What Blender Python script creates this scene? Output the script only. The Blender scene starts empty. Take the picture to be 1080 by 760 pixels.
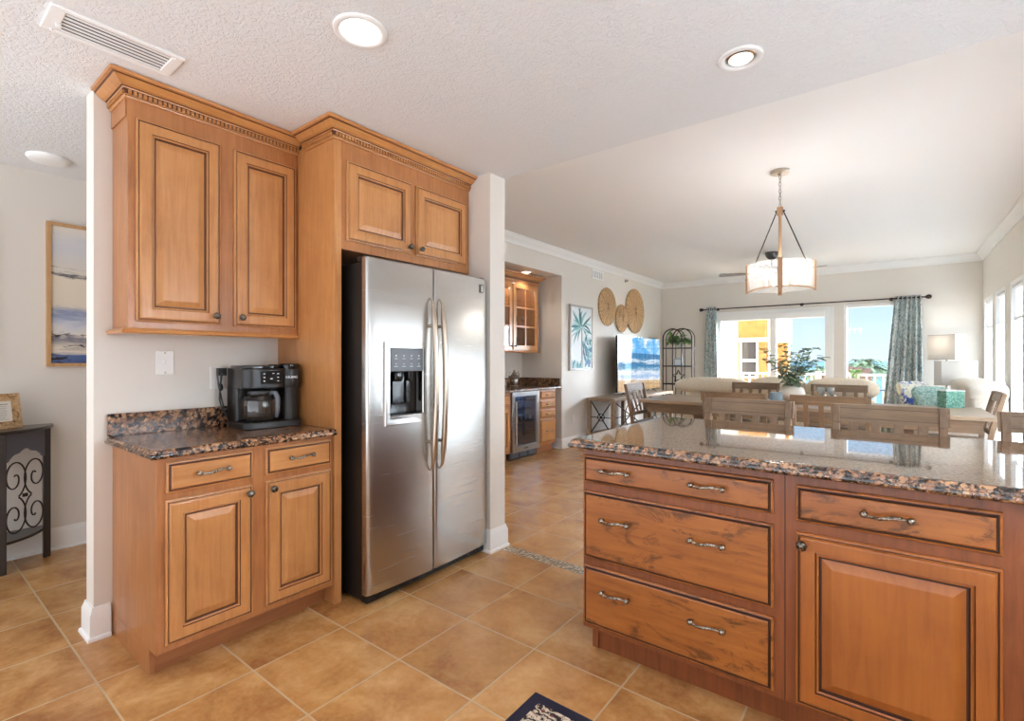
import bpy, bmesh, math, random
from mathutils import Vector, Matrix
R = math.radians
rnd = random.Random(7)
SC = bpy.context.scene
COL = SC.collection

# ------------------------------------------------------------------ camera, world, sun, exposure
cd = bpy.data.cameras.new('camera')
cd.sensor_width = 36.0
cd.lens = 519.4 / 1080 * 36
cd.shift_y = -1.3 / 1080
cd.clip_start = 0.05
cd.clip_end = 5000
cam = bpy.data.objects.new('camera', cd)
COL.objects.link(cam)
cam.location = (0, 0, 1.27)
cam.rotation_euler = (R(90), 0, R(37.59))
SC.camera = cam
SC.view_settings.view_transform = 'Standard'
SC.view_settings.look = 'None'
SC.view_settings.gamma = 1.0
SC.view_settings.exposure = 0.50
try:
    SC.view_settings.use_curve_mapping = False
except Exception:
    pass
SC.cycles.use_denoising = True
SC.cycles.max_bounces = 10
SC.cycles.diffuse_bounces = 6
SC.cycles.transparent_max_bounces = 16
SC.cycles.sample_clamp_indirect = 6.0
SC.cycles.caustics_reflective = False
SC.cycles.caustics_refractive = False

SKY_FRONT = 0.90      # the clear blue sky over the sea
SKY_SIDE_FILL = 62.0        # added fill: unseen sky boosted to light the rooms through the side windows
SKY_BACK_FILL = 0.55        # added fill: unseen sky boosted behind the kitchen
LOW_BACK_FILL = 3.0  # added glow from below the horizon, brightens the kitchen ceiling
SUN_STRENGTH = 1.3
CAN_WATTS = 12.0


def lin(c):
    return tuple(((x / 255) / 12.92 if x / 255 <= 0.04045 else ((x / 255 + 0.055) / 1.055) ** 2.4) for x in c) + (1.0,)


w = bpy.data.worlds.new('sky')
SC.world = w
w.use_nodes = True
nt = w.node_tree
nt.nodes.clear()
N = lambda t: nt.nodes.new(t)
tc = N('ShaderNodeTexCoord')
sx = N('ShaderNodeSeparateXYZ')
nt.links.new(tc.outputs['Generated'], sx.inputs[0])
cr = N('ShaderNodeValToRGB')
cr.color_ramp.elements[0].position = 0.0
cr.color_ramp.elements[0].color = lin((222, 238, 252))
cr.color_ramp.elements[1].position = 0.45
cr.color_ramp.elements[1].color = lin((150, 200, 248))
e = cr.color_ramp.elements.new(0.12)
e.color = lin((190, 222, 252))
nt.links.new(sx.outputs['Z'], cr.inputs[0])


def mrange(src, a, b, c, d):
    m = N('ShaderNodeMapRange')
    m.interpolation_type = 'SMOOTHSTEP'
    m.inputs[1].default_value = a
    m.inputs[2].default_value = b
    m.inputs[3].default_value = c
    m.inputs[4].default_value = d
    nt.links.new(src, m.inputs[0])
    return m.outputs[0]


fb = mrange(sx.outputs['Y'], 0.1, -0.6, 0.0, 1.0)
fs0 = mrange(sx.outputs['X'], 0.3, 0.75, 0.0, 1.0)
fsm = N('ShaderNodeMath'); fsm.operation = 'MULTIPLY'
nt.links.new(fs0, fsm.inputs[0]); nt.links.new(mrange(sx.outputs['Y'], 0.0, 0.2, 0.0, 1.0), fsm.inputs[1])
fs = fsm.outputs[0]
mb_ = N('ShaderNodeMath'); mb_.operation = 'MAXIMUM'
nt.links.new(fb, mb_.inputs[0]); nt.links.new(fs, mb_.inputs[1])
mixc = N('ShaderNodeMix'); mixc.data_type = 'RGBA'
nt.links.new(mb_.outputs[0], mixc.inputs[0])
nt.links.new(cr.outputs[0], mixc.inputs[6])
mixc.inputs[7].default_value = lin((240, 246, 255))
low_fill = N('ShaderNodeMath'); low_fill.operation = 'MULTIPLY'      # added glow below the horizon behind the kitchen
nt.links.new(fb, low_fill.inputs[0]); nt.links.new(mrange(sx.outputs['Z'], 0.05, -0.25, 1.0, LOW_BACK_FILL), low_fill.inputs[1])
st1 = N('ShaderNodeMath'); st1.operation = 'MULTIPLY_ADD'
nt.links.new(low_fill.outputs[0], st1.inputs[0]); st1.inputs[1].default_value = SKY_BACK_FILL; st1.inputs[2].default_value = SKY_FRONT
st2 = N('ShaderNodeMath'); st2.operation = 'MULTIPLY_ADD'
nt.links.new(fs, st2.inputs[0]); st2.inputs[1].default_value = SKY_SIDE_FILL
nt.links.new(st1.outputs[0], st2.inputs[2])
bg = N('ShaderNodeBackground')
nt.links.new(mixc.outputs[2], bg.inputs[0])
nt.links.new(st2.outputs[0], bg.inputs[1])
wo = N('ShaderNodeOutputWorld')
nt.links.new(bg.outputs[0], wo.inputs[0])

sd = bpy.data.lights.new('sun', 'SUN')
sd.energy = SUN_STRENGTH
sd.angle = R(3)
sd.color = (1.0, 0.96, 0.9)
sun = bpy.data.objects.new('sun', sd)
COL.objects.link(sun)
sun.rotation_euler = Vector((0.1, 0.48, -0.9)).to_track_quat('-Z', 'Y').to_euler()


# ------------------------------------------------------------------ helpers
def V(*a):
    return Vector(a)


class MB:
    def __init__(s):
        s.v, s.f, s.m = [], [], []

    def add(s, vs, fs, m=0):
        o = len(s.v)
        s.v += [Vector(p) for p in vs]
        for q in fs:
            s.f.append([i + o for i in q])
            s.m.append(m)
        return s

    def box(s, x0, x1, y0, y1, z0, z1, m=0):
        vs = [(x, y, z) for z in (z0, z1) for y in (y0, y1) for x in (x0, x1)]
        return s.add(vs, [(0, 2, 3, 1), (4, 5, 7, 6), (0, 1, 5, 4), (2, 6, 7, 3), (0, 4, 6, 2), (1, 3, 7, 5)], m)

    def bar(s, p0, p1, wx, wy, up=(0, 0, 1), m=0, taper=1.0):
        p0, p1 = Vector(p0), Vector(p1)
        d = (p1 - p0).normalized()
        u = Vector(up)
        a = d.cross(u)
        if a.length < 1e-4:
            a = d.cross(Vector((1, 0, 0)))
        a.normalize()
        b = a.cross(d).normalized()
        vs = []
        for p, k in ((p0, 1.0), (p1, taper)):
            for sa, sb in ((-1, -1), (1, -1), (1, 1), (-1, 1)):
                vs.append(p + a * sa * wx / 2 * k + b * sb * wy / 2 * k)
        return s.add(vs, [(3, 2, 1, 0), (4, 5, 6, 7), (0, 1, 5, 4), (1, 2, 6, 5), (2, 3, 7, 6), (3, 0, 4, 7)], m)

    def tube(s, pts, r, n=8, m=0, cap=True, closed=False):
        pts = [Vector(p) for p in pts]
        k = len(pts)
        rs = r if isinstance(r, (list, tuple)) else [r] * k
        a = None
        rings = []
        for i, p in enumerate(pts):
            if closed:
                d = (pts[(i + 1) % k] - pts[i - 1])
            else:
                d = pts[min(i + 1, k - 1)] - pts[max(i - 1, 0)]
            d.normalize()
            if a is None:
                a = d.orthogonal().normalized()
            else:
                a = (a - d * a.dot(d))
                a = a.normalized() if a.length > 1e-6 else d.orthogonal().normalized()
            b = d.cross(a)
            rings.append([p + (a * math.cos(2 * math.pi * j / n) + b * math.sin(2 * math.pi * j / n)) * rs[i] for j in range(n)])
        vs = [q for g in rings for q in g]
        fs = []
        for i in range(k if closed else k - 1):
            i2 = (i + 1) % k
            for j in range(n):
                fs.append((i * n + j, i * n + (j + 1) % n, i2 * n + (j + 1) % n, i2 * n + j))
        if cap and not closed:
            fs.append(tuple(range(n))[::-1])
            fs.append(tuple((k - 1) * n + j for j in range(n)))
        return s.add(vs, fs, m)

    def cyl(s, p0, p1, r0, r1=None, n=16, m=0):
        return s.tube([p0, p1], [r0, r0 if r1 is None else r1], n, m)

    def lathe(s, prof, c=(0, 0, 0), n=24, m=0, M=None, caps=True):
        c = Vector(c)
        vs = []
        for (r, z) in prof:
            for j in range(n):
                p = Vector((r * math.cos(2 * math.pi * j / n), r * math.sin(2 * math.pi * j / n), z))
                if M is not None:
                    p = M @ p
                vs.append(p + c)
        fs = []
        for i in range(len(prof) - 1):
            for j in range(n):
                fs.append((i * n + j, i * n + (j + 1) % n, (i + 1) * n + (j + 1) % n, (i + 1) * n + j))
        if caps:
            fs.append(tuple(range(n))[::-1])
            fs.append(tuple((len(prof) - 1) * n + j for j in range(n)))
        return s.add(vs, fs, m)

    def ball(s, c, r, n=12, m=0):
        rr = r if isinstance(r, (tuple, list)) else (r, r, r)
        pr = [(max(1e-4, math.sin(math.pi * i / (n // 2 + 1))), -math.cos(math.pi * i / (n // 2 + 1))) for i in range(n // 2 + 2)]
        return s.lathe(pr, c, n, m, Matrix.Diagonal(rr))

    def panel(s, o, U, W, w_, h_, rings, mats=None, back=True):
        """rings of (inset, out) on a rectangle at o spanned by unit U (width) and W (height); out goes along U x W"""
        o, U, W = Vector(o), Vector(U), Vector(W)
        Nn = U.cross(W)
        b = len(s.v)
        for (i, d) in rings:
            for (a, c) in ((i, i), (w_ - i, i), (w_ - i, h_ - i), (i, h_ - i)):
                s.v.append(o + U * a + W * c + Nn * d)
        for k in range(len(rings) - 1):
            for j in range(4):
                s.f.append([b + k * 4 + j, b + k * 4 + (j + 1) % 4, b + (k + 1) * 4 + (j + 1) % 4, b + (k + 1) * 4 + j])
                s.m.append(mats[k] if mats else 0)
        e_ = b + (len(rings) - 1) * 4
        s.f.append([e_, e_ + 1, e_ + 2, e_ + 3]); s.m.append(mats[-1] if mats else 0)
        if back:
            s.f.append([b + 3, b + 2, b + 1, b]); s.m.append(0)
        return s

    def sweep(s, path, prof, m=0, z=0.0, closed=False, mats=None):
        """path of 2-d points, prof of (out, z); out is to the RIGHT of the walking direction; mitred corners"""
        P = [Vector((p[0], p[1])) for p in path]
        k = len(P)
        nr = lambda a, b: Vector(((b - a).y, -(b - a).x)).normalized()
        offs = []
        for i in range(k):
            if closed or 0 < i < k - 1:
                n1 = nr(P[i - 1], P[i]); n2 = nr(P[i], P[(i + 1) % k])
                t = (n1 + n2)
                offs.append(t / max(0.2, 1 + n1.dot(n2)))
            elif i == 0:
                offs.append(nr(P[0], P[1]))
            else:
                offs.append(nr(P[-2], P[-1]))
        vs = [(P[i].x + offs[i].x * o, P[i].y + offs[i].y * o, z + zz) for i in range(k) for (o, zz) in prof]
        n = len(prof)
        b = len(s.v)
        s.v += [Vector(p) for p in vs]
        for i in range(k if closed else k - 1):
            i2 = (i + 1) % k
            for j in range(n - 1):
                s.f.append([b + i * n + j, b + i2 * n + j, b + i2 * n + j + 1, b + i * n + j + 1])
                s.m.append(mats[j] if mats else m)
        if not closed:
            s.f.append([b + j for j in range(n)]); s.m.append(m)
            s.f.append([b + (k - 1) * n + j for j in range(n)][::-1]); s.m.append(m)
        return s

    def slab(s, rect, rings, m=0):
        """rect (x0,x1,y0,y1) with stacked rings (out, z), closed top and bottom"""
        x0, x1, y0, y1 = rect
        b = len(s.v)
        for (o, z) in rings:
            s.v += [V(x0 - o, y0 - o, z), V(x1 + o, y0 - o, z), V(x1 + o, y1 + o, z), V(x0 - o, y1 + o, z)]
        for k in range(len(rings) - 1):
            for j in range(4):
                s.f.append([b + k * 4 + j, b + k * 4 + (j + 1) % 4, b + k * 4 + 4 + (j + 1) % 4, b + k * 4 + 4 + j]); s.m.append(m)
        s.f.append([b + 3, b + 2, b + 1, b]); s.m.append(m)
        e_ = b + (len(rings) - 1) * 4
        s.f.append([e_, e_ + 1, e_ + 2, e_ + 3]); s.m.append(m)
        return s

    def prism(s, poly, o, U, W, d0, d1, m=0):
        """polygon (a,b) in the plane o + aU + bW, extruded along U x W from d0 to d1"""
        o, U, W = Vector(o), Vector(U), Vector(W)
        Nn = U.cross(W)
        n = len(poly)
        vs = [o + U * a + W * b + Nn * d for d in (d0, d1) for (a, b) in poly]
        fs = [tuple(range(n))[::-1], tuple(range(n, 2 * n))] + [(j, (j + 1) % n, n + (j + 1) % n, n + j) for j in range(n)]
        return s.add(vs, fs, m)

    def grid(s, fn, nu, nv, m=0, wrap=False):
        vs = [fn(i / (nu if wrap else nu - 1), j / (nv - 1)) for j in range(nv) for i in range(nu)]
        fs = []
        for j in range(nv - 1):
            for i in range(nu if wrap else nu - 1):
                i2 = (i + 1) % nu
                fs.append((j * nu + i, j * nu + i2, (j + 1) * nu + i2, (j + 1) * nu + i))
        return s.add(vs, fs, m)

    def cushion(s, c, size, n=10, p=0.45, q=0.6):
        """a soft pillow: superellipsoid, flattened along its third axis"""
        cx, cy, cz = c
        a, b, h = size
        sg = lambda x, e_: math.copysign(abs(x) ** e_, x)

        def fn(u, v):
            th = 2 * math.pi * u
            ph = math.pi * (v - 0.5) * 0.998
            return (cx + a / 2 * sg(math.cos(ph), q) * sg(math.cos(th), p), cy + b / 2 * sg(math.cos(ph), q) * sg(math.sin(th), p), cz + h / 2 * sg(math.sin(ph), q))
        return s.grid(fn, n * 4, n * 2, 0, True)

    def xf(s, M, start=0):
        for i in range(start, len(s.v)):
            s.v[i] = M @ s.v[i]
        return s

    def build(s, name, mats, parent=None, smooth=None, bevel=0.0, seg=2, sub=0, solid=0.0, recalc=True):
        me = bpy.data.meshes.new(name)
        inv = Matrix.Identity(4)
        if parent is not None:
            r_ = parent
            while r_.parent is not None:
                r_ = r_.parent
            inv = (Matrix.Translation(r_.location) @ r_.rotation_euler.to_matrix().to_4x4()).inverted()
        me.from_pydata([inv @ p for p in s.v], [], s.f)
        if not isinstance(mats, (list, tuple)):
            mats = [mats]
        for mm in mats:
            me.materials.append(mm)
        me.polygons.foreach_set('material_index', [min(i, len(mats) - 1) for i in s.m])
        if recalc:
            bm = bmesh.new(); bm.from_mesh(me)
            bmesh.ops.recalc_face_normals(bm, faces=bm.faces)
            bm.to_mesh(me); bm.free()
        if smooth:
            me.polygons.foreach_set('use_smooth', [True] * len(me.polygons))
            if smooth < 180:
                me.set_sharp_from_angle(angle=R(smooth))
        me.update()
        o = bpy.data.objects.new(name, me)
        COL.objects.link(o)
        if parent is not None:
            o.parent = parent
        if bevel:
            b = o.modifiers.new('bevel', 'BEVEL'); b.width = bevel; b.segments = seg; b.limit_method = 'ANGLE'; b.angle_limit = R(40)
            me.polygons.foreach_set('use_smooth', [True] * len(me.polygons)); me.set_sharp_from_angle(angle=R(38))
        if solid:
            b = o.modifiers.new('solid', 'SOLIDIFY'); b.thickness = solid; b.offset = 0
        if sub:
            b = o.modifiers.new('sub', 'SUBSURF'); b.levels = sub; b.render_levels = sub
        return o


def tag(o, label=None, cat=None, group=None, kind=None):
    if label: o['label'] = label
    if cat: o['category'] = cat
    if group: o['group'] = group
    if kind: o['kind'] = kind
    return o


def thing(name, label, cat, loc=(0, 0, 0), rz=0.0, group=None):
    o = bpy.data.objects.new(name, None)
    o.empty_display_size = 0.1
    COL.objects.link(o)
    o.location = loc
    o.rotation_euler = (0, 0, rz)
    return tag(o, label, cat, group)


def struct(name, mb, mats, smooth=None, bevel=0.0):
    return tag(mb.build(name, mats, None, smooth, bevel), kind='structure')


def dup(root, loc, rz, label, group=None, name=None):
    r = root.copy(); COL.objects.link(r)
    r.location = loc; r.rotation_euler = (0, 0, rz)
    r['label'] = label
    if group: r['group'] = group
    if name: r.name = name
    for ch in list(root.children):
        c = ch.copy(); COL.objects.link(c); c.parent = r
        for g in list(ch.children):
            d = g.copy(); COL.objects.link(d); d.parent = c
    return r


# ------------------------------------------------------------------ materials
MATS = {}


def pbr(name, col, rough=0.5, metal=0.0, coat=0.0, spec=0.5, emit=None, estr=0.0):
    m = bpy.data.materials.new(name); m.use_nodes = True
    b = m.node_tree.nodes['Principled BSDF']
    b.inputs['Base Color'].default_value = lin(col)
    b.inputs['Roughness'].default_value = rough
    b.inputs['Metallic'].default_value = metal
    b.inputs['Coat Weight'].default_value = coat
    b.inputs['Coat Roughness'].default_value = 0.08
    b.inputs['Specular IOR Level'].default_value = spec
    if emit:
        b.inputs['Emission Color'].default_value = lin(emit)
        b.inputs['Emission Strength'].default_value = estr
    return m


def nodes(m):
    t = m.node_tree
    return t, t.nodes['Principled BSDF'], (lambda k: t.nodes.new(k)), t.links.new


def coords(m, scale=(1, 1, 1), loc=(0, 0, 0), rot=(0, 0, 0), world=False):
    t, b, n, l = nodes(m)
    tc_ = n('ShaderNodeTexCoord')
    mp = n('ShaderNodeMapping')
    mp.inputs['Scale'].default_value = scale
    mp.inputs['Location'].default_value = loc
    mp.inputs['Rotation'].default_value = rot
    if world:
        g = n('ShaderNodeNewGeometry'); l(g.outputs['Position'], mp.inputs[0])
    else:
        l(tc_.outputs['Object'], mp.inputs[0])
    return mp.outputs[0]


def noise(m, vec, scale, detail=4, rough=0.55, dist=0.0):
    t, b, n, l = nodes(m)
    x = n('ShaderNodeTexNoise')
    x.inputs['Scale'].default_value = scale; x.inputs['Detail'].default_value = detail
    x.inputs['Roughness'].default_value = rough; x.inputs['Distortion'].default_value = dist
    l(vec, x.inputs['Vector'])
    return x.outputs['Fac']


def ramp(m, fac, stops, mode='LINEAR'):
    t, b, n, l = nodes(m)
    c = n('ShaderNodeValToRGB')
    c.color_ramp.interpolation = mode
    el = c.color_ramp.elements
    while len(el) < len(stops):
        el.new(0.5)
    for e_, (p, cc) in zip(el, stops):
        e_.position = p; e_.color = lin(cc)
    l(fac, c.inputs[0])
    return c.outputs[0]


def mix(m, fac, a, c, mode='MIX'):
    t, b, n, l = nodes(m)
    x = n('ShaderNodeMix'); x.data_type = 'RGBA'; x.blend_type = mode
    for s_, q in ((0, fac), (6, a), (7, c)):
        if isinstance(q, (int, float)):
            x.inputs[s_].default_value = q
        elif isinstance(q, tuple):
            x.inputs[s_].default_value = lin(q)
        else:
            l(q, x.inputs[s_])
    return x.outputs[2]


def mth(m, op, a, c=0.0, d=None):
    t, b, n, l = nodes(m)
    x = n('ShaderNodeMath'); x.operation = op
    for i, q in enumerate((a, c, d)):
        if q is None: continue
        if isinstance(q, (int, float)):
            x.inputs[i].default_value = q
        else:
            l(q, x.inputs[i])
    return x.outputs[0]


def bump(m, h, strength=0.2, dist=0.01):
    t, b, n, l = nodes(m)
    x = n('ShaderNodeBump'); x.inputs['Strength'].default_value = strength; x.inputs['Distance'].default_value = dist
    l(h, x.inputs['Height']); l(x.outputs[0], b.inputs['Normal'])


def setc(m, c, sock='Base Color'):
    t, b, n, l = nodes(m)
    l(c, b.inputs[sock])


def wood(name, light, mid, dark, grain, rough=0.32, blotch=0.35, coat=0.15, blots=0.0):
    """grain: the axis the fibres run along"""
    m = pbr(name, mid, rough, coat=coat)
    g = {'x': (1.2, 16, 16), 'y': (16, 1.2, 16), 'z': (16, 16, 1.2)}[grain]
    v = coords(m, g, world=False)
    f = noise(m, v, 3.0, 6, 0.6, 0.6)
    v2 = coords(m, (1, 1, 1))
    f2 = noise(m, v2, 3.5, 4, 0.6, 0.4)
    c1 = ramp(m, f, [(0.30, dark), (0.5, mid), (0.72, light)])
    c2 = ramp(m, f2, [(0.30, dark), (0.55, mid), (0.78, light)])
    c = mix(m, blotch, c1, c2)
    if blots:
        g3 = {'x': (2.2, 6, 6), 'y': (7, 1.6, 7), 'z': (7, 7, 1.6)}[grain]
        f3 = noise(m, coords(m, g3, (3.1, 1.7, 0.4)), 2.2, 8, 0.72, 1.2)
        k = ramp(m, f3, [(0.52, (0, 0, 0)), (0.62, (255, 255, 255))])
        d2 = tuple(int(x * 0.55) for x in dark)
        c = mix(m, mth(m, 'MULTIPLY', k, blots), c, d2)
    setc(m, c)
    bump(m, f, 0.04, 0.002)
    return m


W_Z = wood('honey maple, upright grain', (200, 146, 92), (184, 127, 75), (160, 104, 58), 'z', blotch=0.55)
W_Y = wood('honey maple, level grain', (202, 148, 93), (186, 129, 75), (162, 105, 58), 'y', blotch=0.55)
I_Z = wood('brown maple, upright grain', (170, 102, 42), (156, 89, 35), (132, 71, 27), 'z', rough=0.36, blotch=0.55)
I_X = wood('brown maple, level grain', (174, 108, 48), (158, 93, 38), (128, 70, 27), 'x', rough=0.36, blots=0.75)
FRAME_W = wood('honey maple face frame', (182, 124, 76), (164, 107, 62), (140, 87, 48), 'z', blotch=0.5)
I_FRAME = wood('brown maple face frame', (146, 82, 40), (130, 70, 33), (106, 54, 25), 'z', rough=0.4)
GLAZE = pbr('dark glaze in the grooves', (92, 52, 29), 0.45)
GLAZE_I = pbr('dark brown glaze', (60, 29, 14), 0.45)
TOE = wood('toe kick maple', (160, 104, 62), (146, 90, 50), (124, 72, 38), 'y', rough=0.5)
T_WOOD_X = wood('weathered oak, level grain', (146, 121, 95), (127, 103, 78), (104, 82, 61), 'x', rough=0.5, coat=0)
T_WOOD_Z = wood('weathered oak, upright grain', (142, 116, 90), (123, 98, 74), (101, 79, 58), 'z', rough=0.5, coat=0)
T_TOP = wood('pale weathered table top', (174, 154, 130), (157, 136, 112), (132, 110, 88), 'x', rough=0.4, coat=0.1)
CONS_W = wood('tan console wood', (170, 146, 120), (150, 126, 102), (124, 102, 82), 'y', rough=0.55, coat=0)
OAK = wood('light oak frame', (206, 166, 118), (190, 148, 100), (168, 126, 82), 'z', rough=0.5, coat=0)
DARKEDGE = pbr('dark line in the wood', (70, 50, 36), 0.6)

# walls, ceilings
WALL = pbr('warm grey wall paint', (222, 216, 207), 0.7)
bump(WALL, noise(WALL, coords(WALL), 90, 3), 0.05, 0.004)
TRIM = pbr('white trim paint', (240, 240, 238), 0.4)
CEIL_K = pbr('knockdown ceiling', (228, 229, 229), 0.85)
_v = coords(CEIL_K)
_f = noise(CEIL_K, _v, 42, 3, 0.5, 1.2)
_h = ramp(CEIL_K, _f, [(0.44, (0, 0, 0)), (0.54, (255, 255, 255))])
bump(CEIL_K, _h, 0.42, 0.006)
CEIL_L = pbr('living room ceiling', (238, 237, 235), 0.85)
bump(CEIL_L, noise(CEIL_L, coords(CEIL_L), 70, 3, 0.6), 0.12, 0.004)

T_TILE = 0.411


def tile_mat(name, y0):
    m = pbr(name, (196, 150, 96), 0.26)
    t, b, n, l = nodes(m)
    v = coords(m)
    sp = n('ShaderNodeSeparateXYZ'); l(v, sp.inputs[0])
    u = mth(m, 'DIVIDE', mth(m, 'ADD', sp.outputs[0], 1.24 + 40 * T_TILE), T_TILE)
    w_ = mth(m, 'DIVIDE', mth(m, 'SUBTRACT', sp.outputs[1], y0 - 40 * T_TILE), T_TILE)
    du = mth(m, 'ABSOLUTE', mth(m, 'SUBTRACT', mth(m, 'FRACT', mth(m, 'ADD', u, 0.5)), 0.5))
    dw = mth(m, 'ABSOLUTE', mth(m, 'SUBTRACT', mth(m, 'FRACT', mth(m, 'ADD', w_, 0.5)), 0.5))
    d = mth(m, 'MINIMUM', du, dw)
    mr = n('ShaderNodeMapRange'); mr.inputs[1].default_value = 0.0062; mr.inputs[2].default_value = 0.0105
    mr.inputs[3].default_value = 1.0; mr.inputs[4].default_value = 0.0
    l(d, mr.inputs[0])
    cb = n('ShaderNodeCombineXYZ')
    l(mth(m, 'FLOOR', u), cb.inputs[0]); l(mth(m, 'FLOOR', w_), cb.inputs[1])
    wn = n('ShaderNodeTexWhiteNoise'); wn.noise_dimensions = '3D'; l(cb.outputs[0], wn.inputs['Vector'])
    # cloud pattern of each tile, shifted tile by tile
    va = n('ShaderNodeVectorMath'); va.operation = 'MULTIPLY_ADD'
    l(wn.outputs['Color'], va.inputs[0]); va.inputs[1].default_value = (7, 7, 7); l(v, va.inputs[2])
    f1 = noise(m, va.outputs[0], 4.2, 6, 0.6, 0.35)
    f2 = noise(m, va.outputs[0], 38, 3, 0.6)
    c = ramp(m, f1, [(0.32, (148, 94, 48)), (0.50, (182, 130, 75)), (0.66, (206, 160, 104))])
    c = mix(m, 0.14, c, ramp(m, f2, [(0.35, (150, 104, 60)), (0.65, (222, 184, 132))]))
    br = mth(m, 'MULTIPLY_ADD', wn.outputs['Value'], 0.12, 0.94)
    cm = n('ShaderNodeVectorMath'); cm.operation = 'SCALE'; l(c, cm.inputs[0]); l(br, cm.inputs['Scale'])
    c = mix(m, mr.outputs[0], cm.outputs[0], (186, 160, 124))
    setc(m, c)
    l(mth(m, 'MULTIPLY_ADD', mr.outputs[0], 0.5, mth(m, 'MULTIPLY_ADD', f1, 0.12, 0.17)), b.inputs['Roughness'])
    hh = mth(m, 'ADD', mth(m, 'MULTIPLY', mr.outputs[0], -1.0), mth(m, 'MULTIPLY', f1, 0.25))
    bump(m, hh, 0.25, 0.004)
    return m


TILE_K = tile_mat('kitchen floor tile', 1.360)
TILE_L = tile_mat('hall floor tile', 3.010)
MOSAIC = pbr('stone mosaic strip', (190, 165, 130), 0.35)
_v = coords(MOSAIC, (1, 1, 1))
_t, _b, _n, _l = nodes(MOSAIC)
_vo = _n('ShaderNodeTexVoronoi'); _vo.inputs['Scale'].default_value = 42; _vo.distance = 'CHEBYCHEV'; _vo.inputs['Randomness'].default_value = 0.35; _l(_v, _vo.inputs['Vector'])
_c = ramp(MOSAIC, mth(MOSAIC, 'MULTIPLY', _vo.outputs['Color'], 1.0), [(0.0, (120, 92, 60)), (0.35, (176, 150, 112)), (0.6, (222, 206, 180)), (1.0, (140, 112, 78))])
_k = ramp(MOSAIC, _vo.outputs['Distance'], [(0.36, (255, 255, 255)), (0.46, (90, 72, 52))])
setc(MOSAIC, mix(MOSAIC, 1.0, _c, _k, 'MULTIPLY'))


def granite(name, rough=0.06, coat=0.0):
    m = pbr(name, (110, 80, 60), rough, spec=0.5)
    t, b, n, l = nodes(m)
    v = coords(m)
    wv = noise(m, v, 34, 5, 0.7)
    va = n('ShaderNodeVectorMath'); va.operation = 'MULTIPLY_ADD'
    cb = n('ShaderNodeCombineXYZ'); l(wv, cb.inputs[0]); l(wv, cb.inputs[1]); l(wv, cb.inputs[2])
    l(cb.outputs[0], va.inputs[0]); va.inputs[1].default_value = (0.055, 0.055, 0.055); l(v, va.inputs[2])
    vo = n('ShaderNodeTexVoronoi'); vo.inputs['Scale'].default_value = 56; l(va.outputs[0], vo.inputs['Vector'])
    cell = ramp(m, vo.outputs['Color'], [(0.0, (78, 50, 36)), (0.25, (140, 98, 70)), (0.5, (178, 136, 100)), (0.7, (136, 94, 66)), (0.82, (40, 32, 28)), (1.0, (26, 22, 21))])
    edge = ramp(m, vo.outputs['Distance'], [(0.46, (255, 255, 255)), (0.72, (40, 32, 28))])
    c = mix(m, 1.0, cell, edge, 'MULTIPLY')
    bl = noise(m, v, 55, 4, 0.7, 0.5)
    c = mix(m, ramp(m, bl, [(0.53, (0, 0, 0)), (0.60, (255, 255, 255))]), c, (22, 19, 18))
    sp = noise(m, v, 240, 2)
    c = mix(m, mth(m, 'MULTIPLY', ramp(m, sp, [(0.62, (0, 0, 0)), (0.70, (255, 255, 255))]), 0.45), c, (190, 176, 160))
    setc(m, c)
    b.inputs['IOR'].default_value = 1.5
    b.inputs['Coat Weight'].default_value = coat
    if coat:
        l(ramp(m, noise(m, v, 110, 4, 0.7, 0.4), [(0.40, (70, 70, 70)), (0.58, (255, 255, 255))]), b.inputs['Coat Weight'])
        bp_ = n('ShaderNodeBump'); bp_.inputs['Strength'].default_value = 0.012; bp_.inputs['Distance'].default_value = 0.0006
        l(noise(m, v, 130, 3, 0.6), bp_.inputs['Height']); l(bp_.outputs[0], b.inputs['Coat Normal']); l(bp_.outputs[0], b.inputs['Normal'])
    b.inputs['Coat IOR'].default_value = 1.7
    b.inputs['Coat Roughness'].default_value = 0.02
    return m


GRANITE = granite('brown speckled granite', 0.15)
GRANITE_I = granite('polished brown granite', 0.06, 1.0)


def steel(name, col=(190, 188, 184), rough=0.27, axis='y'):
    m = pbr(name, col, rough, 1.0)
    sc = {'y': (2, 2, 260), 'z': (260, 260, 2), 'x': (2, 2, 260)}[axis]
    f = noise(m, coords(m, sc), 1.0, 3, 0.6)
    l = nodes(m)[3]
    l(mth(m, 'MULTIPLY_ADD', f, 0.02, rough - 0.01), nodes(m)[1].inputs['Roughness'])
    return m


STEEL = steel('brushed stainless steel')
_fl = noise(STEEL, coords(STEEL, (1, 0.8, 3.0)), 1.9, 2, 0.5)
bump(STEEL, _fl, 0.07, 0.03)
SATIN = pbr('satin steel door frame', (200, 198, 194), 0.3, 1.0)
CHROME = pbr('polished steel', (205, 202, 196), 0.16, 1.0)
HANDLE_S = pbr('warm satin steel handle', (186, 172, 156), 0.24, 1.0)
PEWTER = pbr('antique pewter', (150, 140, 128), 0.28, 1.0)
_pn = noise(PEWTER, coords(PEWTER), 160, 3)
setc(PEWTER, ramp(PEWTER, _pn, [(0.35, (70, 62, 54)), (0.6, (186, 176, 162))]))
KNOBM = pbr('dark antique pewter', (96, 88, 80), 0.3, 1.0)
_pn = noise(KNOBM, coords(KNOBM), 160, 3)
setc(KNOBM, ramp(KNOBM, _pn, [(0.35, (44, 39, 35)), (0.6, (134, 124, 112))]))
BLACK_PL = pbr('black plastic', (26, 25, 25), 0.35)
BLACK_GL = pbr('glossy black', (14, 14, 15), 0.1)
GREY_PL = pbr('grey control panel', (88, 92, 98), 0.3)
BLACK_CAB = pbr('black fridge side', (24, 20, 18), 0.4)
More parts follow.
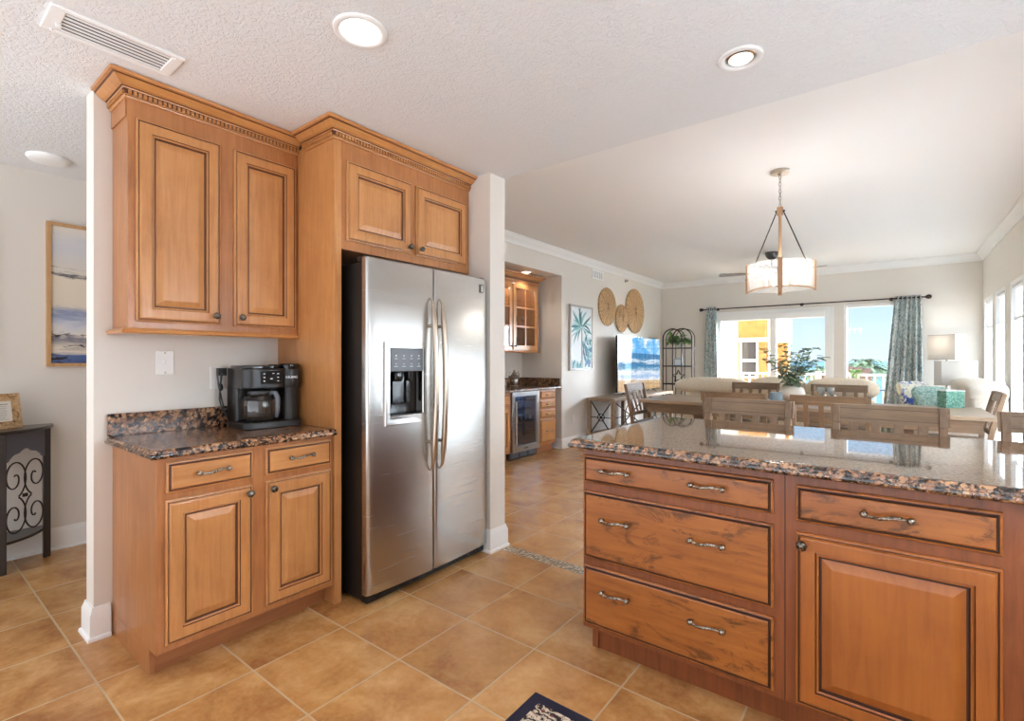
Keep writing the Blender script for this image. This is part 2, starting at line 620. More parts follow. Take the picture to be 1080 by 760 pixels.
WHITE_PL = pbr('white plastic', (236, 234, 230), 0.35)
ICON = pbr('pale printed icons', (220, 222, 224), 0.5)
IRON = pbr('dark bronze iron', (52, 42, 36), 0.45, 0.6)
BLACK_IR = pbr('black iron', (30, 27, 25), 0.45, 0.4)
ESPR = pbr('espresso black paint', (40, 33, 31), 0.28, coat=0.3)
ESPR_REFL = pbr('espresso apron with painted sky reflection', (82, 82, 95), 0.3, coat=0.3)  # blue sky reflection painted into the apron colour
WARM_M = pbr('warm wood tone strap', (158, 122, 92), 0.5)
NICKEL = pbr('brushed nickel', (176, 168, 158), 0.3, 1.0)
FAN_B = pbr('grey fan blade', (78, 73, 69), 0.5)
FAN_D = pbr('dark fan metal', (84, 80, 78), 0.4, 0.5)


def fabric(name, c1, c2, scale=180, rough=0.95):
    m = pbr(name, c1, rough, spec=0.2)
    f = noise(m, coords(m), scale, 3, 0.6)
    setc(m, ramp(m, f, [(0.35, c2), (0.65, c1)]))
    bump(m, noise(m, coords(m), 16, 3), 0.1, 0.01)
    return m


CREAM = fabric('cream upholstery', (232, 218, 196), (216, 200, 176), 60)
CREAM2 = fabric('pale ivory upholstery', (212, 203, 190), (198, 188, 174), 60)
SHADE = pbr('white lamp shade', (244, 241, 236), 0.8)
BULB = pbr('lit frosted lens', (255, 250, 240), 0.4, emit=(255, 244, 226), estr=4.0)


def glassy(name, tint=(255, 255, 255), refl=0.06, rough=0.0, haze=0.0, hazec=(240, 240, 238), share=0.5):
    m = bpy.data.materials.new(name); m.use_nodes = True
    t = m.node_tree; t.nodes.clear()
    n = t.nodes.new; l = t.links.new
    tr = n('ShaderNodeBsdfTransparent'); tr.inputs[0].default_value = lin(tint)
    gl = n('ShaderNodeBsdfGlossy'); gl.inputs['Roughness'].default_value = rough
    fr = n('ShaderNodeFresnel'); fr.inputs['IOR'].default_value = 1.45
    mx = n('ShaderNodeMixShader')
    ma = n('ShaderNodeMath'); ma.operation = 'MULTIPLY'; ma.inputs[1].default_value = refl / 0.035
    ma.use_clamp = True
    gm = n('ShaderNodeNewGeometry')
    ib = n('ShaderNodeMath'); ib.operation = 'SUBTRACT'; ib.inputs[0].default_value = 1.0; l(gm.outputs['Backfacing'], ib.inputs[1])
    m3 = n('ShaderNodeMath'); m3.operation = 'MULTIPLY'; l(ma.outputs[0], m3.inputs[0]); l(ib.outputs[0], m3.inputs[1])
    l(fr.outputs[0], ma.inputs[0]); l(m3.outputs[0], mx.inputs[0])
    l(tr.outputs[0], mx.inputs[1]); l(gl.outputs[0], mx.inputs[2])
    out = n('ShaderNodeOutputMaterial')
    if haze:
        di = n('ShaderNodeBsdfTranslucent'); di.inputs[0].default_value = lin(hazec)
        d2 = n('ShaderNodeBsdfDiffuse'); d2.inputs[0].default_value = lin(hazec)
        ad = n('ShaderNodeMixShader'); ad.inputs[0].default_value = share
        l(di.outputs[0], ad.inputs[1]); l(d2.outputs[0], ad.inputs[2])
        m2 = n('ShaderNodeMixShader'); m2.inputs[0].default_value = haze
        l(mx.outputs[0], m2.inputs[1]); l(ad.outputs[0], m2.inputs[2]); l(m2.outputs[0], out.inputs[0])
    else:
        l(mx.outputs[0], out.inputs[0])
    return m


GLASS = glassy('clear window glass', (252, 254, 255), 0.03)
CAB_GLASS = glassy('cabinet door glass', (244, 246, 244), 0.05)
WARE = glassy('clear glassware', (236, 240, 240), 0.10, haze=0.10)
CARAFE = glassy('carafe glass', (214, 204, 194), 0.12, haze=0.10, hazec=(150, 136, 122))
DARK_GLASS = glassy('smoked cooler glass', (196, 208, 228), 0.16)
SEEDED = glassy('seeded white glass', (250, 250, 248), 0.06, haze=0.2, hazec=(255, 255, 255))
ROLLER = glassy('white roller shade', (255, 255, 255), 0.0, haze=0.92, hazec=(246, 245, 243))
DIFFUSER = glassy('added white window diffuser', (255, 255, 255), 0.0, haze=0.8, hazec=(253, 253, 252), share=0.12)
JAR = glassy('pale blue grey glass jar', (206, 222, 230), 0.08, haze=0.6, hazec=(196, 206, 212))

# ------------------------------------------------------------------ the shell
XW = -2.866            # kitchen side of the partition behind the cabinets
XH = -4.43             # hall wall
XL = -3.70             # living room left wall
XR = 1.05              # living room right wall
YB = 9.78              # window wall
YP = 2.63              # where the kitchen ceiling ends
ZK = 2.50
ZL = 2.80

fl = MB()
fl.add([(-4.6, -1.4, 0), (1.2, -1.4, 0), (1.2, 2.556, 0), (-4.6, 2.556, 0)], [(0, 1, 2, 3)], 0)
fl.add([(-4.6, 2.556, 0), (1.2, 2.556, 0), (1.2, 2.65, 0), (-4.6, 2.65, 0)], [(0, 1, 2, 3)], 1)
fl.add([(-4.6, 2.65, 0), (1.2, 2.65, 0), (1.2, YB + 0.15, 0), (-4.6, YB + 0.15, 0)], [(0, 1, 2, 3)], 2)
struct('floor', fl, [TILE_K, MOSAIC, TILE_L])

ck = MB().box(-4.6, XR + 0.2, -1.4, YP, ZK, ZK + 0.4)
struct('ceiling', ck, CEIL_K)
cl = MB().box(-4.6, XR + 0.2, YP, YB + 0.2, ZL, ZL + 0.1)
struct('ceiling.001', cl, CEIL_L)


def wall_y(name, x0, x1, y0, y1, z0, z1, ops, mat_=None):
    """a wall running along y with openings (y0,y1,z0,z1)"""
    m = MB()
    y = y0
    for (a, b, c, d) in sorted(ops):
        if a > y: m.box(x0, x1, y, a, z0, z1)
        if c > z0: m.box(x0, x1, a, b, z0, c)
        if d < z1: m.box(x0, x1, a, b, d, z1)
        y = b
    if y < y1: m.box(x0, x1, y, y1, z0, z1)
    return struct(name, m, mat_ or WALL)


def wall_x(name, y0, y1, x0, x1, z0, z1, ops, mat_=None):
    m = MB()
    x = x0
    for (a, b, c, d) in sorted(ops):
        if a > x: m.box(x, a, y0, y1, z0, z1)
        if c > z0: m.box(a, b, y0, y1, z0, c)
        if d < z1: m.box(a, b, y0, y1, d, z1)
        x = b
    if x < x1: m.box(x, x1, y0, y1, z0, z1)
    return struct(name, m, mat_ or WALL)


wall_y('wall_hall', XH - 0.12, XH, -1.4, 2.5, 0, ZK + 0.1, [])
wall_y('wall_partition', -2.985, XW, 0.612, 2.5, 0, ZK + 0.05, [])
wall_x('wall_column', 2.485, YP + 0.01, XH - 0.12, -2.095, 0, ZL + 0.05, [])
NY0, NY1, NZ = 3.9, 5.96, 2.455
wall_y('wall_left', XL - 0.12, XL, YP, YB + 0.15, 0, ZL + 0.05, [(NY0, NY1, 0, NZ)])
nk = MB()
nk.box(-4.52, -4.40, NY0 - 0.1, NY1 + 0.1, 0, NZ + 0.1)
nk.box(-4.52, XL - 0.119, NY1, NY1 + 0.1, 0, NZ + 0.1)
nk.box(-4.52, XL - 0.119, NY0 - 0.1, NY0, 0, NZ + 0.1)
struct('wall_nook', nk, WALL)
struct('ceiling.002', MB().box(-4.40, XL - 0.119, NY0, NY1, NZ, NZ + 0.1), WALL)

SL = (-2.60, -0.83, 0.0, 2.085)     # sliding door
W2 = (-0.62, 0.10, 0.25, 2.165)
wall_x('wall_back', YB, YB + 0.15, XL - 0.1, XR + 0.15, 0, ZL + 0.05, [(SL[0], SL[1], SL[2], SL[3]), (W2[0], W2[1], W2[2], W2[3])])
RWIN = [(8.88, 9.62), (7.98, 8.66), (7.0, 7.67), (6.02, 6.69), (5.04, 5.71), (4.06, 4.73), (3.08, 3.75), (0.7, 2.4)]  # last opening is an unseen window, added to light the kitchen
RZ0, RZ1 = 0.22, 2.12
wall_y('wall_right', XR, XR + 0.15, -1.4, YB + 0.15, 0, ZL + 0.05, [(a, b, RZ0 if a > 2.5 else 0.95, RZ1) for a, b in RWIN])

# crown moulding of the living room, walked with the room on the right-hand side
cp = [(0.0, -0.105), (0.012, -0.105), (0.016, -0.085), (0.04, -0.055), (0.068, -0.03), (0.074, -0.012), (0.088, -0.01), (0.088, 0.0), (0, 0)]
struct('trim_1', MB().sweep([(XL, YP + 0.02), (XL, YB), (XR, YB), (XR, YP + 0.02)], cp, z=ZL - 0.001), TRIM, smooth=30)
# baseboards
bp = [(0, 0), (0.026, 0), (0.024, 0.012), (0.016, 0.018), (0.016, 0.112), (0.010, 0.128), (0.006, 0.145), (0, 0.145)]
struct('baseboard_left', MB().sweep([(XL, YP + 0.02), (XL, NY0)], bp).sweep([(-4.40, NY1), (XL, NY1), (XL, YB)], bp), TRIM, smooth=30)
struct('baseboard_back', MB().sweep([(XL, YB), (SL[0] - 0.06, YB)], bp).sweep([(SL[1] + 0.06, YB), (XR, YB)], bp), TRIM, smooth=30)
struct('baseboard_right', MB().sweep([(XR, YB), (XR, YP)], bp), TRIM, smooth=30)
struct('baseboard_hall', MB().sweep([(XH, -1.4), (XH, 2.4)], bp), TRIM, smooth=30)
struct('baseboard_partition', MB().sweep([(-2.985, 2.4), (-2.985, 0.612), (XW, 0.612), (XW, 0.672)], bp), TRIM, smooth=30)
struct('baseboard_column', MB().sweep([(-2.2, 2.485), (-2.095, 2.485), (-2.095, YP + 0.01), (XL, YP + 0.01)], bp), TRIM, smooth=30)

# sliding glass door, part by part
sl = MB()
y0 = YB - 0.01
f_ = 0.055
sl.box(SL[0], SL[0] + f_, y0, y0 + 0.12, 0, SL[3]).box(SL[1] - f_, SL[1], y0, y0 + 0.12, 0, SL[3])
sl.box(SL[0] + f_, SL[1] - f_, y0 - 0.06, y0 + 0.12, SL[3] - 0.10, SL[3])
sl.box(SL[0] + f_, SL[1] - f_, y0, y0 + 0.12, 0, 0.06)
sl.box(-1.715, -1.615, y0 + 0.01, y0 + 0.09, 0.06, SL[3] - 0.10)
sl.box(SL[0] - 0.07, SL[0], y0 - 0.012, y0 + 0.02, 0, SL[3] + 0.07).box(SL[1], SL[1] + 0.07, y0 - 0.012, y0 + 0.02, 0, SL[3] + 0.07)
sl.box(SL[0], SL[1], y0 - 0.012, y0 + 0.02, SL[3], SL[3] + 0.07)
door1 = struct('door_1', sl, TRIM, bevel=0.004)
tag(MB().box(SL[0] + f_, -1.715, y0 + 0.045, y0 + 0.051, 0.06, SL[3] - 0.1).box(-1.615, SL[1] - f_, y0 + 0.06, y0 + 0.066, 0.06, SL[3] - 0.1).build('glass', GLASS, door1))


def window_back(name, o):
    m = MB()
    x0, x1, z0, z1 = o
    m.box(x0, x0 + 0.045, y0, y0 + 0.12, z0, z1).box(x1 - 0.045, x1, y0, y0 + 0.12, z0, z1)
    m.box(x0 + 0.045, x1 - 0.045, y0, y0 + 0.12, z1 - 0.045, z1).box(x0 + 0.045, x1 - 0.045, y0 - 0.03, y0 + 0.12, z0, z0 + 0.05)
    w_ = struct(name, m, TRIM, bevel=0.004)
    MB().box(x0 + 0.045, x1 - 0.045, y0 + 0.055, y0 + 0.061, z0 + 0.05, z1 - 0.045).build('glass', GLASS, w_)


window_back('window_1', W2)
for i, (a, b) in enumerate(RWIN):
    m = MB()
    r0 = RZ0 if a > 2.5 else 0.95
    f_ = 0.04
    x0, x1 = XR - 0.006, XR + 0.13
    m.box(x0, x1, a, a + f_, r0, RZ1).box(x0, x1, b - f_, b, r0, RZ1)
    m.box(x0, x1, a + f_, b - f_, RZ1 - f_, RZ1).box(x0, x1, a + f_, b - f_, r0, r0 + f_)
    w_ = struct('window_%d' % (i + 2), m, TRIM, bevel=0.004)
    MB().box(XR + 0.07, XR + 0.076, a + f_, b - f_, r0 + f_, RZ1 - f_).build('glass', GLASS, w_)
    MB().box(XR + 0.028, XR + 0.031, a + f_ + 0.005, b - f_ - 0.005, 1.73, RZ1 - 0.07).build('roller_shade', ROLLER, w_)
    MB().box(XR + 0.046, XR + 0.048, a + f_ + 0.003, b - f_ - 0.003, r0 + f_, 1.70).build('diffuser_panel', DIFFUSER, w_)  # added panel, whitens the panes and diffuses the incoming light
    MB().box(XR + 0.018, XR + 0.04, a + f_ + 0.003, b - f_ - 0.003, 1.70, 1.73).cyl((XR + 0.03, a + f_, RZ1 - 0.065), (XR + 0.03, b - f_, RZ1 - 0.065), 0.022).build('roller', TRIM, w_)

# ------------------------------------------------------------------ cabinet fittings
DOOR_RINGS = [(0, 0), (0, 0.010), (0.003, 0.013), (0.007, 0.014), (0.009, 0.012), (0.011, 0.012), (0.015, 0.019), (0.020, 0.020),
              (0.056, 0.020), (0.058, 0.015), (0.062, 0.017), (0.066, 0.015), (0.069, 0.008), (0.074, 0.008), (0.100, 0.017), (0.103, 0.0175)]
DOOR_M = [0, 0, 0, 1, 1, 0, 0, 0, 1, 0, 0, 1, 1, 0, 0, 0]
DRAW_RINGS = [(0, 0), (0, 0.009), (0.003, 0.012), (0.007, 0.013), (0.009, 0.011), (0.011, 0.011), (0.015, 0.018), (0.019, 0.020)]
DRAW_M = [0, 0, 0, 1, 1, 1, 0, 0]


def frame_axes(side):
    """U, W, N of a cabinet front facing +x ('left' run) or -y (island)"""
    return (V(0, 1, 0), V(0, 0, 1), V(1, 0, 0)) if side == 'x' else (V(1, 0, 0), V(0, 0, 1), V(0, -1, 0))


def knob(parent, p, side, mat_=None):
    U, W, Nn = frame_axes(side)
    M = Matrix((U, W, Nn)).transposed()
    m = MB()
    m.lathe([(0.009, 0.0), (0.0095, 0.003), (0.005, 0.006), (0.005, 0.012), (0.011, 0.015), (0.0155, 0.020), (0.0165, 0.025), (0.014, 0.030), (0.008, 0.033), (0.001, 0.034)], p, 16, 0, M)
    for k in range(7):
        pts = []
        for j in range(7):
            t_ = j / 6
            a = 2 * math.pi * k / 7 + 0.9 * t_
            r_ = 0.016 * (1 - 0.75 * t_) + 0.0005
            pts.append(Vector(p) + M @ V(r_ * math.cos(a), r_ * math.sin(a), 0.0235 + 0.0095 * t_))
        m.tube(pts, [0.0018, 0.0019, 0.0019, 0.0018, 0.0016, 0.0014, 0.001], 5)
    return m.build('knob', mat_ or KNOBM, parent, 50)


def pull(parent, p, side, L=0.112):
    """a bow pull with knuckle ends and a twisted middle"""
    U, W, Nn = frame_axes(side)
    p = Vector(p)
    m = MB()
    for s_ in (-1, 1):
        m.cyl(p + U * s_ * L / 2, p + U * s_ * L / 2 + Nn * 0.018, 0.006, 0.0055, 10)
        c = p + U * s_ * L / 2 + Nn * 0.021
        m.ball(c, 0.011, 10)
        m.ball(c + U * s_ * 0.005 + W * 0.001, 0.007, 8)
    for q in range(3):
        pts, rs = [], []
        for j in range(21):
            t_ = j / 20
            a = 2 * math.pi * q / 3 + t_ * 7
            x = (t_ - 0.5) * L
            bow = 0.020 + 0.010 * math.sin(math.pi * t_)
            drop = -0.005 * math.sin(2 * math.pi * t_)
            k = 0.0026 * (0.55 + 0.45 * math.sin(math.pi * t_))
            pts.append(p + U * x + Nn * (bow + k * math.cos(a)) + W * (drop + k * math.sin(a)))
            rs.append(0.0026 + 0.0008 * math.sin(math.pi * t_))
        m.tube(pts, rs, 6)
    return m.build('handle', PEWTER, parent, 60)


def front(kind, parent, side, at, a0, a1, z0, z1, mats):
    """a raised panel door or a drawer front; at = the plane of the face frame"""
    U, W, Nn = frame_axes(side)
    o = V(at, a0, z0) if side == 'x' else V(a0, at, z0)
    m = MB()
    if kind == 'door':
        m.panel(o, U, W, a1 - a0, z1 - z0, DOOR_RINGS, DOOR_M)
    else:
        m.panel(o, U, W, a1 - a0, z1 - z0, DRAW_RINGS, DRAW_M)
    return m.build(kind, mats, parent)


CROWN = [(0.0, 0.0), (0.010, 0.0), (0.012, 0.006), (0.010, 0.010), (0.013, 0.013), (0.013, 0.031), (0.020, 0.033), (0.022, 0.038), (0.028, 0.041), (0.040, 0.046),
         (0.052, 0.056), (0.062, 0.066), (0.068, 0.070), (0.078, 0.072), (0.080, 0.084), (0.0, 0.084)]
CROWN_M = [0, 0, 1, 0, 2, 1, 0, 1, 0, 0, 0, 1, 0, 0, 0, 0]


def crown(parent, path, z, k=1.0, dent=True, mats=None):
    m = MB()
    m.sweep(path, [(a * k, b * k) for a, b in CROWN], z=z, mats=CROWN_M)
    if dent:
        for (p, q) in zip(path[:-1], path[1:]):
            p, q = Vector(p), Vector(q)
            d = (q - p); L = d.length; d.normalize()
            nr = Vector((d.y, -d.x))
            n = int(L / 0.0185)
            for i in range(n + 1):
                c = p + d * (i + 0.25) * L / (n + 0.5)
                a = c + nr * 0.012; b_ = c + nr * 0.0205
                m.bar((a.x, a.y, z + 0.022), (b_.x, b_.y, z + 0.022), 0.0105, 0.017, m=0)
    return m.build('crown_molding', mats or [W_Y, GLAZE, GLAZE], parent)


# ------------------------------------------------------------------ left run: base cabinet, worktop, wall cabinet, fridge surround
FX = -2.294
bc = thing('base_cabinet', 'honey brown base cabinet with two drawers and two doors under the coffee maker', 'cabinet', (-2.58, 1.07, 0))
m = MB().box(XW + 0.002, FX, 0.68, 1.456, 0.10, 0.878)
m.build('carcass', FRAME_W, bc, bevel=0.002)
MB().box(XW + 0.002, -2.369, 0.698, 1.456, 0.0, 0.0995).build('toe_kick', TOE, bc)
MB().box(XW + 0.002, -2.367, 0.6795, 0.698, 0.0, 0.101).build('end_panel', FRAME_W, bc)
for (a, b, z0, z1) in ((0.714, 1.048, 0.735, 0.858), (1.107, 1.440, 0.735, 0.858)):
    d = front('drawer', bc, 'x', FX, a, b, z0, z1, [W_Y, GLAZE])
    pull(d, (FX + 0.019, (a + b) / 2, (z0 + z1) / 2 + 0.004), 'x')
for (a, b, k) in ((0.711, 1.048, 1.027), (1.107, 1.442, 1.132)):
    d = front('door', bc, 'x', FX, a, b, 0.128, 0.706, [W_Z, GLAZE])
    knob(d, (FX + 0.019, k, 0.672), 'x')

EDGE = [(-0.004, 0.0), (0.004, 0.001), (0.010, 0.006), (0.012, 0.012), (0.010, 0.018), (0.004, 0.021), (0.004, 0.0235), (0.0, 0.030), (-0.004, 0.0335), (-0.010, 0.036), (-0.016, 0.036), (-0.0165, 0.036)]
ct = thing('countertop', 'short brown speckled granite countertop with backsplash, coffee maker on it', 'countertop', (-2.58, 1.07, 0.878))
m = MB().slab((XW + 0.006, FX + 0.030, 0.662, 1.455), [(o, 0.878 + z) for o, z in EDGE])
m.v = [V(max(p.x, XW + 0.004), min(p.y, 1.456), p.z) for p in m.v]
m.build('slab', GRANITE, ct, 40)
MB().box(XW + 0.004, XW + 0.026, 0.658, 1.454, 0.914, 1.018).build('backsplash', GRANITE, ct, bevel=0.003)

UX = -2.644
uc = thing('wall_cabinet', 'tall honey brown wall cabinet with two raised panel doors over the coffee maker', 'cabinet', (-2.75, 1.07, 1.4))
MB().box(XW + 0.002, UX, 0.68, 1.456, 1.405, 2.44).build('carcass', FRAME_W, uc, bevel=0.002)
for (a, b, k) in ((0.709, 1.054, 1.026), (1.117, 1.442, 1.146)):
    d = front('door', uc, 'x', UX, a, b, 1.438, 2.334, [W_Z, GLAZE])
    knob(d, (UX + 0.019, k, 1.482), 'x')
rp = [(0, 0.024), (0, 0.0), (0.018, 0.0), (0.024, 0.005), (0.026, 0.012), (0.020, 0.018), (0.012, 0.024)]
MB().sweep([(XW + 0.002, 0.68), (UX, 0.68), (UX, 1.456)], rp, z=1.384).box(XW + 0.003, UX - 0.001, 0.681, 1.456, 1.400, 1.405).build('light_rail', W_Y, uc)
crown(uc, [(XW + 0.002, 0.68), (UX, 0.68), (UX, 1.4555)], 2.412)
MB().box(XW + 0.006, UX - 0.01, 0.674, 0.68, 2.335, 2.412).build('frieze', FRAME_W, uc)

F2 = -2.282
fs = thing('fridge_surround', 'honey brown side panel and two-door cabinet framing the refrigerator', 'cabinet', (-2.57, 1.98, 0))
MB().box(XW + 0.002, F2, 1.458, 1.500, 0.0, 2.44).build('side_panel', W_Z, fs, bevel=0.002)
MB().box(XW + 0.002, F2, 1.500, 2.482, 1.848, 2.44).build('carcass', FRAME_W, fs, bevel=0.002)
for (a, b, k) in ((1.526, 1.966, 1.940), (2.003, 2.447, 2.030)):
    d = front('door', fs, 'x', F2, a, b, 1.898, 2.318, [W_Z, GLAZE])
    knob(d, (F2 + 0.019, k, 1.935), 'x')
crown(fs, [(UX + 0.082, 1.458), (F2, 1.458), (F2, 2.482)], 2.412)

# ------------------------------------------------------------------ refrigerator
rf = thing('refrigerator', 'stainless side-by-side refrigerator with ice dispenser in the left door', 'refrigerator', (-2.45, 1.99, 0))
FR0, FR1, FM = 1.535, 2.474, 1.980
FD = -2.155             # back of the doors
MB().box(-2.80, FD - 0.006, 1.545, 2.466, 0.02, 1.775).build('body', BLACK_CAB, rf, bevel=0.004)
m = MB()
for (yy) in (1.56, 2.44):
    m.box(FD - 0.05, FD + 0.03, yy - 0.02, yy + 0.02, 1.775, 1.803)
m.box(FD - 0.06, FD - 0.03, 1.56, 2.44, 1.775, 1.785)
m.build('hinge_cover', BLACK_PL, rf, bevel=0.004)
m = MB().box(FD - 0.03, FD + 0.02, 1.55, 2.462, 0.012, 0.055)
for k in range(26):
    m.box(FD + 0.02, FD + 0.024, 1.60 + k * 0.032, 1.622 + k * 0.032, 0.02, 0.045)
m.build('base_grille', BLACK_PL, rf)
for yy in (1.60, 2.40):
    MB().cyl((FD - 0.01, yy - 0.015, 0.02), (FD - 0.01, yy + 0.015, 0.02), 0.02, n=14).build('front_roller', BLACK_PL, rf, 40)


def fridge_door(y0, y1, hole=None):
    """bowed front, rounded at its edges; hole = (ya, yb, za, zb) cut right through the skin"""
    z0, z1 = 0.058, 1.795
    D = 0.066
    yc, hw = (FR0 + FR1) / 2, (FR1 - FR0) / 2

    def xs(y):
        q = (y - yc) / hw
        e0 = min(y - y0, y1 - y)
        rr = 0.016
        rnd_ = rr - math.sqrt(max(0, rr * rr - (rr - min(e0, rr)) ** 2))
        return FD + D - 0.022 * q * q - rnd_
    ys = sorted(set([y0 + k for k in (0, 0.001, 0.003, 0.006, 0.010, 0.016)] + [y1 - k for k in (0, 0.001, 0.003, 0.006, 0.010, 0.016)] +
                    [y0 + 0.016 + (y1 - y0 - 0.032) * k / 12 for k in range(13)] + (list(hole[:2]) if hole else [])))
    zs = [z0, z0 + 0.004] + (list(hole[2:]) if hole else []) + [z1 - 0.012, z1 - 0.004, z1]
    m = MB()
    n = len(ys)
    for z in zs:
        k = 0.006 if z in (z0, z1) else (0.002 if z == z1 - 0.004 else 0.0)
        m.v += [V(xs(y) - k, y, z) for y in ys]
    for j in range(len(zs) - 1):
        for i in range(n - 1):
            if hole and ys[i] >= hole[0] - 1e-6 and ys[i + 1] <= hole[1] + 1e-6 and zs[j] >= hole[2] - 1e-6 and zs[j + 1] <= hole[3] + 1e-6:
                continue
            m.f.append([j * n + i, j * n + i + 1, (j + 1) * n + i + 1, (j + 1) * n + i]); m.m.append(0)
    # back, ends
    b = len(m.v)
    m.v += [V(FD, y0, z0), V(FD, y1, z0), V(FD, y1, z1), V(FD, y0, z1)]
    m.f.append([b + 3, b + 2, b + 1, b]); m.m.append(0)
    k = (len(zs) - 1) * n
    m.f.append([b, b + 1] + [i for i in range(n - 1, -1, -1)]); m.m.append(0)
    m.f.append([b + 3] + [k + i for i in range(n)] + [b + 2]); m.m.append(0)
    m.f.append([b, 0] + [j * n for j in range(1, len(zs))] + [b + 3]); m.m.append(0)
    m.f.append([b + 1, b + 2] + [j * n + n - 1 for j in range(len(zs) - 1, -1, -1)]); m.m.append(0)
    return m, xs


HO = (1.660, 1.905, 0.968, 1.330)
m, XS = fridge_door(FR0, FM - 0.003, HO)
dl = m.build('door', STEEL, rf, 35)
m, XS2 = fridge_door(FM + 0.003, FR1)
dr = m.build('door', STEEL, rf, 35)
dl['label'] = 'left freezer door with water and ice dispenser'
dr['label'] = 'right refrigerator door without dispenser'
# dispenser
xf_ = XS(1.78)
m = MB()
fr_o, fr_i = (1.632, 1.930, 0.918, 1.362), (1.668, 1.898, 0.976, 1.322)
m.panel(V(xf_ - 0.012, fr_o[0], fr_o[2]), (0, 1, 0), (0, 0, 1), fr_o[1] - fr_o[0], fr_o[3] - fr_o[2], [(0, 0), (0, 0.012), (0.004, 0.016), (0.008, 0.016), (0.032, 0.014), (0.036, 0.010), (0.038, -0.04)], back=False)
del m.f[-1]; del m.m[-1]
m.build('dispenser_frame', CHROME, dl, 40, recalc=True)
m = MB()
a0, a1, b0, b1 = 1.669, 1.897, 0.955, 1.326
m.box(xf_ - 0.062, xf_ - 0.058, a0, a1, b0, b1)
m.box(xf_ - 0.062, xf_ - 0.005, a0 - 0.004, a0, b0, b1).box(xf_ - 0.062, xf_ - 0.005, a1, a1 + 0.004, b0, b1)
m.box(xf_ - 0.062, xf_ - 0.002, a0, a1, b0 - 0.004, b0 + 0.004)
m.build('dispenser_recess', BLACK_GL, dl)
m = MB()
m.box(xf_ - 0.058, xf_ + 0.003, a0, a1, 1.205, b1)
m.build('control_panel', GREY_PL, dl, bevel=0.003)
m = MB()
for i in range(4):
    yy = a0 + 0.035 + i * 0.053
    m.box(xf_ + 0.003, xf_ + 0.0036, yy - 0.004, yy + 0.004, 1.285, 1.293).box(xf_ + 0.003, xf_ + 0.0036, yy - 0.010, yy + 0.010, 1.272, 1.2745)
    m.box(xf_ + 0.003, xf_ + 0.0036, yy - 0.003, yy + 0.003, 1.243, 1.247).box(xf_ + 0.003, xf_ + 0.0036, yy - 0.012, yy + 0.012, 1.230, 1.2325)
tag(m.build('panel_icons', ICON, dl), 'pale printed icons', kind='stuff')  # printed icon marks, all in one mesh
m = MB()
m.lathe([(0.03, 0), (0.034, 0.02), (0.034, 0.05), (0.03, 0.06)], (xf_ - 0.045, 1.745, 1.15), 16)
m.lathe([(0.012, 0), (0.016, 0.02), (0.018, 0.06)], (xf_ - 0.045, 1.835, 1.15), 14)
m.box(xf_ - 0.056, xf_ - 0.046, 1.72, 1.77, 1.03, 1.15).box(xf_ - 0.056, xf_ - 0.046, 1.815, 1.855, 1.03, 1.15)
m.build('dispenser_lever', BLACK_GL, dl, 40)
MB().box(xf_ - 0.056, xf_ - 0.006, 1.68, 1.888, 0.959, 0.966).build('drip_tray', BLACK_PL, dl)


def fridge_handle(y, parent, lean):
    m = MB()
    x0 = XS2(y) if y > FM else XS(y)
    pts, rs = [], []
    for j in range(33):
        t_ = j / 32
        z = 0.635 + t_ * 0.985
        bow = 0.020 + 0.034 * math.sin(math.pi * min(1, max(0, t_))) ** 0.7
        pts.append(V(x0 + bow - (0.016 if j in (0, 32) else 0), y + lean * (0.5 - abs(t_ - 0.5)) * 0.02, z))
        e0 = min(t_, 1 - t_)
        rs.append(0.0165 * min(1, 0.25 + e0 * 6.5))
    m.tube(pts, rs, 12)
    for z in (0.80, 1.46):
        m.cyl((x0 - 0.004, y, z), (x0 + 0.035, y, z), 0.010, n=10)
    return m.build('handle', HANDLE_S, parent, 60)


fridge_handle(FM - 0.036, dl, 0)
fridge_handle(FM + 0.036, dr, 0)
xb = XS2(2.405)
m = MB().box(xb - 0.001, xb + 0.003, 2.385, 2.393, 1.700, 1.752).box(xb - 0.001, xb + 0.003, 2.399, 2.424, 1.700, 1.752)
m.build('badge', GREY_PL, dr)
MB().box(xb + 0.003, xb + 0.0036, 2.402, 2.421, 1.705, 1.747).build('badge_face', CHROME, dr)

# ------------------------------------------------------------------ island
IY = 1.887
isl = thing('kitchen_island', 'large brown maple kitchen island with four drawers and one door', 'kitchen island', (0, 2.2, 0))
MB().box(-1.060, 1.0, IY, 2.55, 0.114, 0.888).box(-0.2865, -0.2835, IY - 0.0008, IY, 0.114, 0.888, 1).build('carcass', [I_FRAME, GLAZE_I], isl, bevel=0.002)
MB().box(-1.048, 0.98, 1.955, 2.50, 0.0, 0.114).box(-1.048, -1.02, 1.948, 1.955, 0.0, 0.114).build('toe_kick', I_FRAME, isl)
for (a, b, z0, z1, hx) in ((-1.053, -0.319, 0.742, 0.858, (-0.90, -0.535)), (-1.053, -0.319, 0.420, 0.706, (-0.90, -0.535)), (-1.053, -0.319, 0.136, 0.388, (-0.90, -0.535)), (-0.252, 0.242, 0.733, 0.852, (-0.01,))):
    d = front('drawer', isl, 'y', IY, a, b, z0, z1, [I_X, GLAZE_I])
    for x in hx:
        pull(d, (x, IY - 0.019, (z0 + z1) / 2 + (0.004 if z1 > 0.7 and z0 > 0.7 else 0.035)), 'y')
d = front('door', isl, 'y', IY, -0.252, 0.242, 0.128, 0.697, [I_Z, GLAZE_I])
knob(d, (-0.232, IY - 0.019, 0.662), 'y')
d = front('door', isl, 'y', IY, 0.300, 0.79, 0.128, 0.697, [I_Z, GLAZE_I])
knob(d, (0.77, IY - 0.019, 0.662), 'y')
